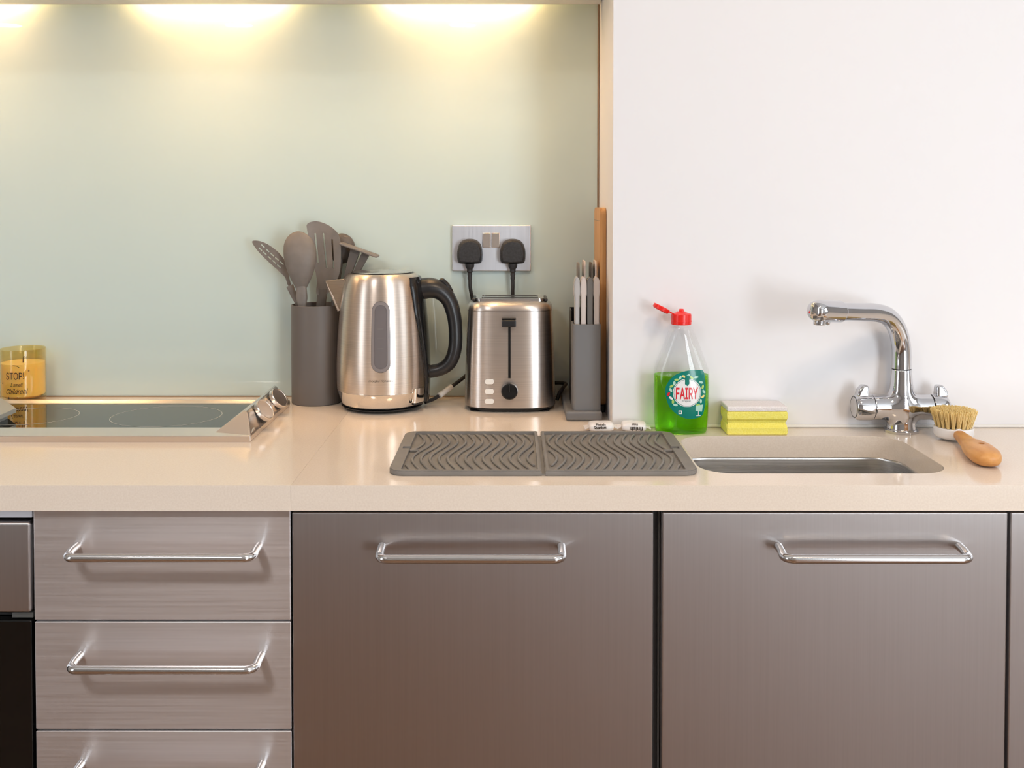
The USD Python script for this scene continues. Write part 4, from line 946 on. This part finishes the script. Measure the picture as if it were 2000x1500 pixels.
# ================================================================== dish brush
GX, GY = 0.6770, 0.2540
t = Thing('dish_brush', 'round dish brush with pale bristles up and a bamboo handle, right of the tap', 'brush', (GX, GY, TOP))
hd_ = t.add('head', lathe([(0, TOP + 0.0030), (0.0200, TOP + 0.0030), (0.0262, TOP + 0.0048), (0.0287, TOP + 0.0090), (0.0292, TOP + 0.0180), (0.0284, TOP + 0.0202), (0, TOP + 0.0206)], (GX, GY), 64), 'white_plastic', smooth=45, label='white plastic head')
bv, bf, nn = [], [], 0
brng = np.random.default_rng(11)
tufts = [(0, 0)] + [(0.0085 * math.cos(a), 0.0085 * math.sin(a)) for a in np.linspace(0, 2 * np.pi, 6, endpoint=False)] + [(0.0165 * math.cos(a), 0.0165 * math.sin(a)) for a in np.linspace(0.2, 0.2 + 2 * np.pi, 13, endpoint=False)] + [(0.0238 * math.cos(a), 0.0238 * math.sin(a)) for a in np.linspace(0.1, 0.1 + 2 * np.pi, 21, endpoint=False)]
for (tx_, ty_) in tufts:
    for q in range(46):
        a, r = brng.uniform(0, 2 * np.pi), 0.0024 * math.sqrt(brng.uniform())
        ox, oy = tx_ + r * math.cos(a), ty_ + r * math.sin(a)
        L = brng.uniform(0.0268, 0.0300) - 4.0 * (ox * ox + oy * oy)
        sx_, sy_ = ox * 1.20 + brng.normal(0, 0.0009) + r * math.cos(a) * 0.9, oy * 1.20 + brng.normal(0, 0.0009) + r * math.sin(a) * 0.9
        p0, p1 = A([GX + ox, GY + oy, TOP + 0.0205]), A([GX + sx_, GY + sy_, TOP + 0.0205 + L])
        w = 0.00050
        tri = A([[w, 0, 0], [-w * 0.5, w * 0.87, 0], [-w * 0.5, -w * 0.87, 0]])
        bv.append(np.vstack([p0 + tri, p1 + tri]))
        bf.append(A([[0, 1, 4], [0, 4, 3], [1, 2, 5], [1, 5, 4], [2, 0, 3], [2, 3, 5], [3, 4, 5]]) + nn); nn += 6
t.add('bristles', (np.vstack(bv), np.vstack(bf)), 'bristle', smooth=False, kind='stuff')
# handle: a bamboo club, flat on the worktop at its thick end
hz = [(0.000, 0.0085, 0.0070, 0.0128), (0.010, 0.0090, 0.0072, 0.0126), (0.030, 0.0105, 0.0080, 0.0122), (0.055, 0.0130, 0.0092, 0.0117), (0.080, 0.0175, 0.0118, 0.0121), (0.105, 0.0205, 0.0126, 0.0126), (0.125, 0.0208, 0.0124, 0.0124), (0.140, 0.0180, 0.0112, 0.0120), (0.149, 0.0130, 0.0085, 0.0118), (0.1530, 0.0055, 0.0042, 0.0118)]
h0, h1 = A([0.6745, 0.2290]), A([0.6520, 0.0770])
hd = (h1 - h0) / np.linalg.norm(h1 - h0); hn = A([-hd[1], hd[0]])
fz = [PchipInterpolator([q[0] for q in hz], [q[k] for q in hz]) for k in (1, 2, 3)]
rings = []
for s_ in np.r_[np.linspace(0, 0.14, 26), 0.1435, 0.147, 0.1495, 0.1515, 0.1530]:
    w, h, zc = [float(g(s_)) for g in fz]
    q = superellipse(w, h, 2.5, 40)
    c2 = h0 + hd * s_
    rings.append(np.column_stack([c2[0] + hn[0] * q[:, 0], c2[1] + hn[1] * q[:, 0], TOP + zc + q[:, 1] + 0.0003]))
v, f = loft(rings)
tm = trimesh.Trimesh(v, f, process=True)
if tm.volume < 0: tm.invert()
hm = Manifold(m3.Mesh(np.asarray(tm.vertices, np.float32), np.asarray(tm.faces, np.uint32)))
hp_ = h0 + hd * 0.108
hole = Manifold.cylinder(0.06, 0.0044, 0.0044, 28).translate([float(hp_[0]), float(hp_[1]), TOP - 0.01])
try:
    hq = hm - hole
    hm = hq if hq.num_tri() > 100 else hm
except Exception:
    pass
t.add('handle', hm, 'bamboo_handle', smooth=35, label='bamboo handle with a hanging hole')
t.add('ferrule', sweep([(*(h0 - hd * 0.004), TOP + 0.0131), (*(h0 + hd * 0.002), TOP + 0.0130)], 0.0094, 24, ry=0.0078, side=(0, 0, 1)) , 'white_plastic', under=hd_)

# ================================================================== drying mat
t = Thing('drying_mat', 'grey silicone drying mat of two hinged halves with wavy ridges', 'mat', (0.045, 0.165, TOP))
MY0, MY1 = 0.0445, 0.2815
def mat_half(x0, x1, outer_left):
    def corner(xa, xb, ya, yb, r):
        P = rrect(xa, ya, xb, yb, r)
        inner = sbox((xa + xb) / 2, ya, xb, yb) if outer_left else sbox(xa, ya, (xa + xb) / 2, yb)
        return P.union(inner)
    out = corner(x0, x1, MY0, MY1, 0.020)
    ox0, ox1 = (x0 + 0.0165, x1 - 0.0050) if outer_left else (x0 + 0.0050, x1 - 0.0165)
    inn = rrect(ox0, MY0 + 0.0075, ox1, MY1 - 0.0085, 0.004)
    body = extr(out.buffer(-0.0010), TOP + 0.0002, TOP + 0.0012) + extr(out, TOP + 0.0012, TOP + 0.0062) + extr(out.buffer(-0.0012), TOP + 0.0062, TOP + 0.0072)
    body = body - extr(inn, TOP + 0.0032, TOP + 0.02)
    # drain notch half-way along the outer rim
    ym = MY0 + 0.130
    nx0, nx1 = (x0 + 0.006, ox0 + 0.001) if outer_left else (ox1 - 0.001, x1 - 0.006)
    body = body - box((nx0, ym - 0.006, TOP + 0.0034), (nx1, ym + 0.006, TOP + 0.02))
    p = t.add('panel', body, 'silicone', smooth=25)
    s_ = 1 if outer_left else -1
    n = 13
    xs = np.linspace(ox0 + 0.0190, ox1 - 0.0150, n) if outer_left else np.linspace(ox0 + 0.0150, ox1 - 0.0190, n)
    for k in range(-1, n + 1):
        xc = xs[0] + (xs[1] - xs[0]) * k
        tt = np.linspace(0.0, 1.0, 34)
        X = xc - s_ * 0.0105 * np.sin(2 * np.pi * tt * 1.10 - 0.60)
        Y = MY0 + 0.0125 + tt * (MY1 - MY0 - 0.0275)
        ok = (X > ox0 + 0.004) & (X < ox1 - 0.004)
        runs, cur = [], []
        for i_ in range(34):
            if ok[i_]: cur.append(i_)
            elif cur: runs.append(cur); cur = []
        if cur: runs.append(cur)
        for r_ in runs:
            if len(r_) < 5: continue
            pts = np.column_stack([X[r_], Y[r_], np.full(len(r_), TOP + 0.0046)])
            P_, R_ = capsule_ends(pts, 0.0019, 3)
            t.add('ridge', sweep(P_, R_, 10, side=(0, 0, 1)), 'silicone', smooth=60, under=p)
    if outer_left:
        t.add('spur', rbox((ox0 + 0.0005, ym - 0.0135, TOP + 0.0033), (ox0 + 0.014, ym - 0.0095, TOP + 0.0068), 0.001), 'silicone', under=p)
    else:
        t.add('spur', rbox((ox1 - 0.014, ym - 0.0135, TOP + 0.0033), (ox1 - 0.0005, ym - 0.0095, TOP + 0.0068), 0.001), 'silicone', under=p)
mat_half(-0.1650, 0.0395, True)
mat_half(0.0445, 0.2490, False)
t.add('hinge', box((0.0396, MY0 + 0.0015, TOP + 0.0002), (0.0444, MY1 - 0.012, TOP + 0.0024)), 'silicone', label='thin flexible hinge between the halves')

# ================================================================== wrapped dishwasher tablets
def tablet(label, cx, cy, words, rot, w=0.0200, d=0.0165, hgt=0.0155, tilt=0.0):
    t = Thing('dishwasher_tablet', label, 'dishwasher tablet', (cx, cy, TOP))
    rings = []
    for s_ in np.linspace(-1, 1, 31):
        e = (1 - abs(s_) ** 4.0) ** (1 / 4.0) if abs(s_) < 0.9999 else 0.04
        e = max(e, 0.10)
        q = superellipse(d * (0.35 + 0.65 * e), hgt * 0.5 * e, 2.6, 40)
        rings.append(np.column_stack([np.full(40, s_ * w), -q[:, 0], q[:, 1] + hgt / 2]))
    v, f = loft(rings)
    v = v + 0.0010 * (meshkit.fbm(v * 160 + cx * 50, 3) - 0.5)[:, None] * A([0.4, 1, 1.0])
    # crimped seams at both ends
    def place(v):
        c, s2 = math.cos(rot), math.sin(rot)
        return np.column_stack([cx + v[:, 0] * c - v[:, 1] * s2, cy + v[:, 0] * s2 + v[:, 1] * c, TOP + 0.0006 + np.maximum(v[:, 2], 0)])
    tm = trimesh.Trimesh(v, f, process=False)
    if tm.volume < 0: f = f[:, ::-1]
    t.add('wrapper', (place(v), f), 'foil', smooth=50)
    for sg in (-1, 1):
        fl = hull_pts([(sg * (w - 0.001), -d * 0.45, hgt * 0.5 + 0.0007), (sg * (w - 0.001), d * 0.45, hgt * 0.5 + 0.0007), (sg * (w - 0.001), -d * 0.45, hgt * 0.5 - 0.0007), (sg * (w - 0.001), d * 0.45, hgt * 0.5 - 0.0007),
                       (sg * (w + 0.0065), -d * 0.75, hgt * 0.36 + 0.0006), (sg * (w + 0.0065), d * 0.75, hgt * 0.36 + 0.0006), (sg * (w + 0.0065), -d * 0.75, hgt * 0.36 - 0.0006), (sg * (w + 0.0065), d * 0.75, hgt * 0.36 - 0.0006)])
        fv, ff = raw(fl)
        t.add('crimped_end', (place(fv), ff), 'foil', smooth=20)
    for (wd, hh, ww, zz_, flip, x0) in words:
        v, f = fine(text(wd, hh, bold=True, width=ww, depth=0.0002), 0.002)
        v = v.copy(); v[:, 1] -= hh * 0.45
        if flip: v[:, :2] *= -1
        # lie on the rounded front
        X = v[:, 0] + x0; e = np.maximum((1 - np.minimum(np.abs(X / w), 0.98) ** 4.0) ** (1 / 4.0), 0.1)
        Zt = np.clip((v[:, 1] + zz_) / (hgt * 0.5), -0.97, 0.97)
        R = d * (0.35 + 0.65 * e) * (1 - np.abs(Zt / np.maximum(e, 0.3)).clip(0, 0.985) ** 2.6) ** (1 / 2.6)
        V = np.column_stack([X, -R - 0.0009 - v[:, 2], Zt * hgt * 0.5 + hgt / 2])
        t.add('lettering', (place(V), f), 'print_black', smooth=False)
tablet('white wrapped dishwasher tablet in front of the knife block', 0.1410, 0.3120, [('Quantum', 0.0042, 0.0190, 0.0010, False, -0.003), ('Finish', 0.0026, 0.0150, 0.0052, False, -0.002)], 0.05)
tablet('white wrapped dishwasher tablet beside the green bottle, its lettering upside down', 0.1935, 0.3125, [('finish', 0.0060, 0.0200, -0.0010, True, 0.004), ('Finish', 0.0022, 0.0090, 0.0055, True, 0.001)], -0.06)
